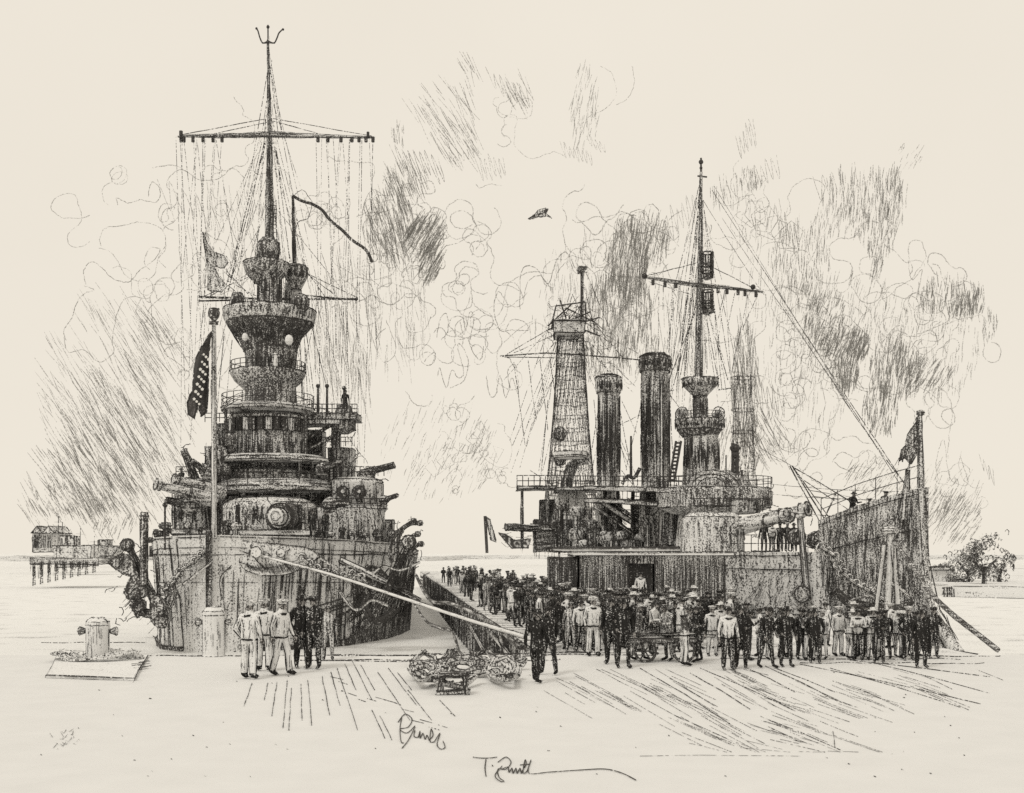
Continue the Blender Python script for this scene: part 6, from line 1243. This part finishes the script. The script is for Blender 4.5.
# ghostly mast of a third warship behind the right bow
t = thing('distant_warship_mast', tuple(P(742, 552, 150)), 'faint distant lattice mast rising behind the bridge of the right battleship', 'mast')
m = MB(150); q_ = 150 / F
for i in range(10):
    a_ = i * .628
    for s_ in (-1, 1): m.tube([Vector((P(743, 0, 150).x + (8 + 5 * k_ / 8) * q_ * math.cos(a_ + s_ * k_ * .16), 150 + (8 + 5 * k_ / 8) * q_ * math.sin(a_ + s_ * k_ * .16), P(0, 375 + 16 * k_, 150).z)) for k_ in range(9)], .045, 4)
for y in (378, 386, 410, 432, 444, 470): m.tube([P(743 + 12 * math.cos(k_ * .524), y + 2 * math.sin(k_ * .524), 150 + math.sin(k_ * .524)) for k_ in range(13)], .07, 4)
m.build('lattice', crayon(150, .38), t, edges=0)
# right far shore: trees, sheds, rail of the far wharf
def scrub(px, y0, y1, hw, Y, lab, d=.75, n=330):
    c = P(px, y1, Y); t = thing('tree', tuple(c), lab, 'tree', 'trees on the far right shore'); q_ = Y / F
    m = MB(Y); m.tube([c, P(px + 1, (y0 + y1) / 2, Y)], [.35, .2], 6)
    for s_ in (-1, 1): m.tube([P(px, y1 - (y1 - y0) * .4, Y), P(px + s_ * hw * .5, y0 + (y1 - y0) * .3, Y)], [.16, .07], 5)
    m.build('trunk', hatch(.9, 150), t, edges=.6)
    m = MB(Y); H = (y1 - y0) * .92
    cl = [(rnd.gauss(0, .5), rnd.gauss(-.1, .5), rnd.uniform(-1, 1), rnd.uniform(.22, .46)) for _ in range(13)]
    for _ in range(n):
        a, b, e, r_ = rnd.choice(cl); u = Vector((rnd.gauss(0, 1), rnd.gauss(0, 1), rnd.gauss(0, 1))).normalized() * r_ * rnd.uniform(.6, 1)
        x = px + (a + u.x) * hw; y = y0 + H * (.5 + .45 * (b + u.z)); z = Y + e * 2 + u.y * hw * q_
        p = P(x, y, Y); p.y = z; s_ = rnd.uniform(.9, 2.2) * q_
        n1 = Vector((rnd.gauss(0, 1), rnd.gauss(0, 1), rnd.gauss(0, 1))).normalized(); n2 = n1.orthogonal().normalized(); k_ = len(m.v)
        m.v += [p + n1 * s_, p + n2 * s_ * .6, p - n1 * s_, p - n2 * s_ * .6]; m.f.append((k_, k_ + 1, k_ + 2, k_ + 3))
    for _ in range(26): a, b, e, r_ = rnd.choice(cl); x = px + (a + rnd.uniform(-r_, r_)) * hw; y = y0 + H * (.5 + .45 * (b + rnd.uniform(-r_, r_))); m.ink(smooth([P(x, y, Y - 1), P(x + 2, y - 2, Y - 1), P(x + 4, y, Y - 1), P(x + 3, y + 3, Y - 1)], 3), 1)
    m.build('crown', hatch(d, 150), t, edges=0)
for a in ((984, 542, 591, 30, 150, 'tall dark bushy tree at the right edge of the far shore', .72, 900), (968, 548, 591, 20, 165, 'rounded dark tree left of the tallest one on the right shore', .7, 480), (946, 560, 590, 17, 175, 'open scraggy tree nearest the warship stem on the right shore', .5, 420), (999, 552, 588, 12, 160, 'narrow tree cut by the right end of the far shore', .7, 180), (958, 574, 591, 14, 160, 'low dark bush at the foot of the scraggy tree', .85, 330), (935, 566, 590, 6, 180, 'smallest bush peeping out beside the warship stem', .4, 80)): scrub(*a)
m = MB(170)
for x in range(944, 1000, 3): m.tube([P(x, 602, 140), P(x + rnd.uniform(-1, 1), 587 + rnd.uniform(-1, 1), 140)], .09, 4); 
for y in (588, 594): m.tube([P(942, y, 140), P(1002, y, 140)], .09, 4)
for _ in range(60): x = rnd.uniform(943, 1000); m.ink([P(x, 588, 139.8), P(x + rnd.uniform(-3, 3), 602, 139.8)], .9)
far_tag(m, 'paling_fence', crayon(150, .75), P(970, 602, 140), 'low dark paling fence along the far right bank', 'fence', None, 0)
t = thing('cottage', tuple(P(938, 585, 160)), 'small pale shed with a flat roof by the scraggy tree on the right shore', 'shed')
m = MB(160); m.pbox(932, 948, 570, 588, 160, 4); m.build('wall', hatch(.12, 150), t, edges=1.1)
m = MB(160); m.pbox(930, 950, 567, 570, 159.5, 5); m.build('roof', hatch(.6, 150, 'x'), t, edges=1.1)
# buoy lying by the right bank, ropes over the side
# the bird
c = P(541, 214, 140); q_ = 140 / F; t = thing('seagull', tuple(c), 'small gull gliding with raised wings high between the ships', 'bird')
m = MB(140); m.tube([P(x, y, 140) for x, y in ((528, 219), (533, 217), (540, 214), (546, 211), (548, 209))], [.06, .2, .28, .2, .06], 8); m.build('body', hatch(.7, 150, 'd'), t, edges=.6)
for a in (((533, 216), (538, 210), (546, 208), (544, 211), (538, 214)), ((538, 215), (545, 213), (552, 218), (546, 216), (540, 217))):
    m = MB(140); m.plate([P(x, y, 139.8) for x, y in a], .12); m.build('wing', hatch(.4, 150, 'd'), t, edges=.9)

# the drawing's own signatures, added as dark strokes lying on the paving
def scrawl(name, lab, strokes, k):
    m = MB(22)
    for st in strokes:
        p = smooth([G(x, y, .016) for x, y in st], 6); m.tube([v for v in p], [.5 * k * v.y / F * rnd.uniform(.8, 1.15) for v in p], 4)
    c = G(*strokes[0][0]); return tag(m.build(name, crayon(24, .97, (.10, .095, .09)), None, edges=0, off=tuple(c)), lab, 'writing')
scrawl('signature_strokes', 'slanting dark signature laid flat on the paving below the trestle stool', [
    [(402, 716), (400, 728), (401, 741), (404, 743)], [(398, 722), (405, 714), (412, 719), (408, 727), (400, 729), (406, 733), (411, 730)],
    [(411, 730), (415, 726), (411, 735), (407, 742), (402, 748)], [(415, 730), (414, 736), (418, 737), (420, 731), (420, 738), (423, 733), (425, 739), (427, 735), (429, 740)],
    [(429, 740), (433, 735), (431, 729), (430, 741), (434, 742)], [(434, 742), (440, 733), (437, 744), (441, 749), (445, 747), (443, 741)]], 1.0)
scrawl('signature_strokes', 'long dark signature with a sweeping underline at the bottom of the paving', [
    [(473, 757), (480, 758), (490, 758), (497, 757)], [(486, 759), (485, 768), (486, 776)], [(492, 765), (493, 766)],
    [(498, 762), (506, 757), (511, 762), (506, 769), (498, 769), (499, 777), (504, 781), (500, 781), (495, 775), (502, 766)], [(502, 769), (508, 767), (509, 772), (512, 768), (513, 773), (516, 768), (517, 773), (520, 768), (521, 773)],
    [(521, 773), (526, 764), (525, 760), (523, 773), (527, 771)], [(520, 765), (530, 764)], [(527, 771), (531, 760), (529, 773), (550, 772), (580, 770), (605, 769), (622, 773), (636, 780)]], 1.1)
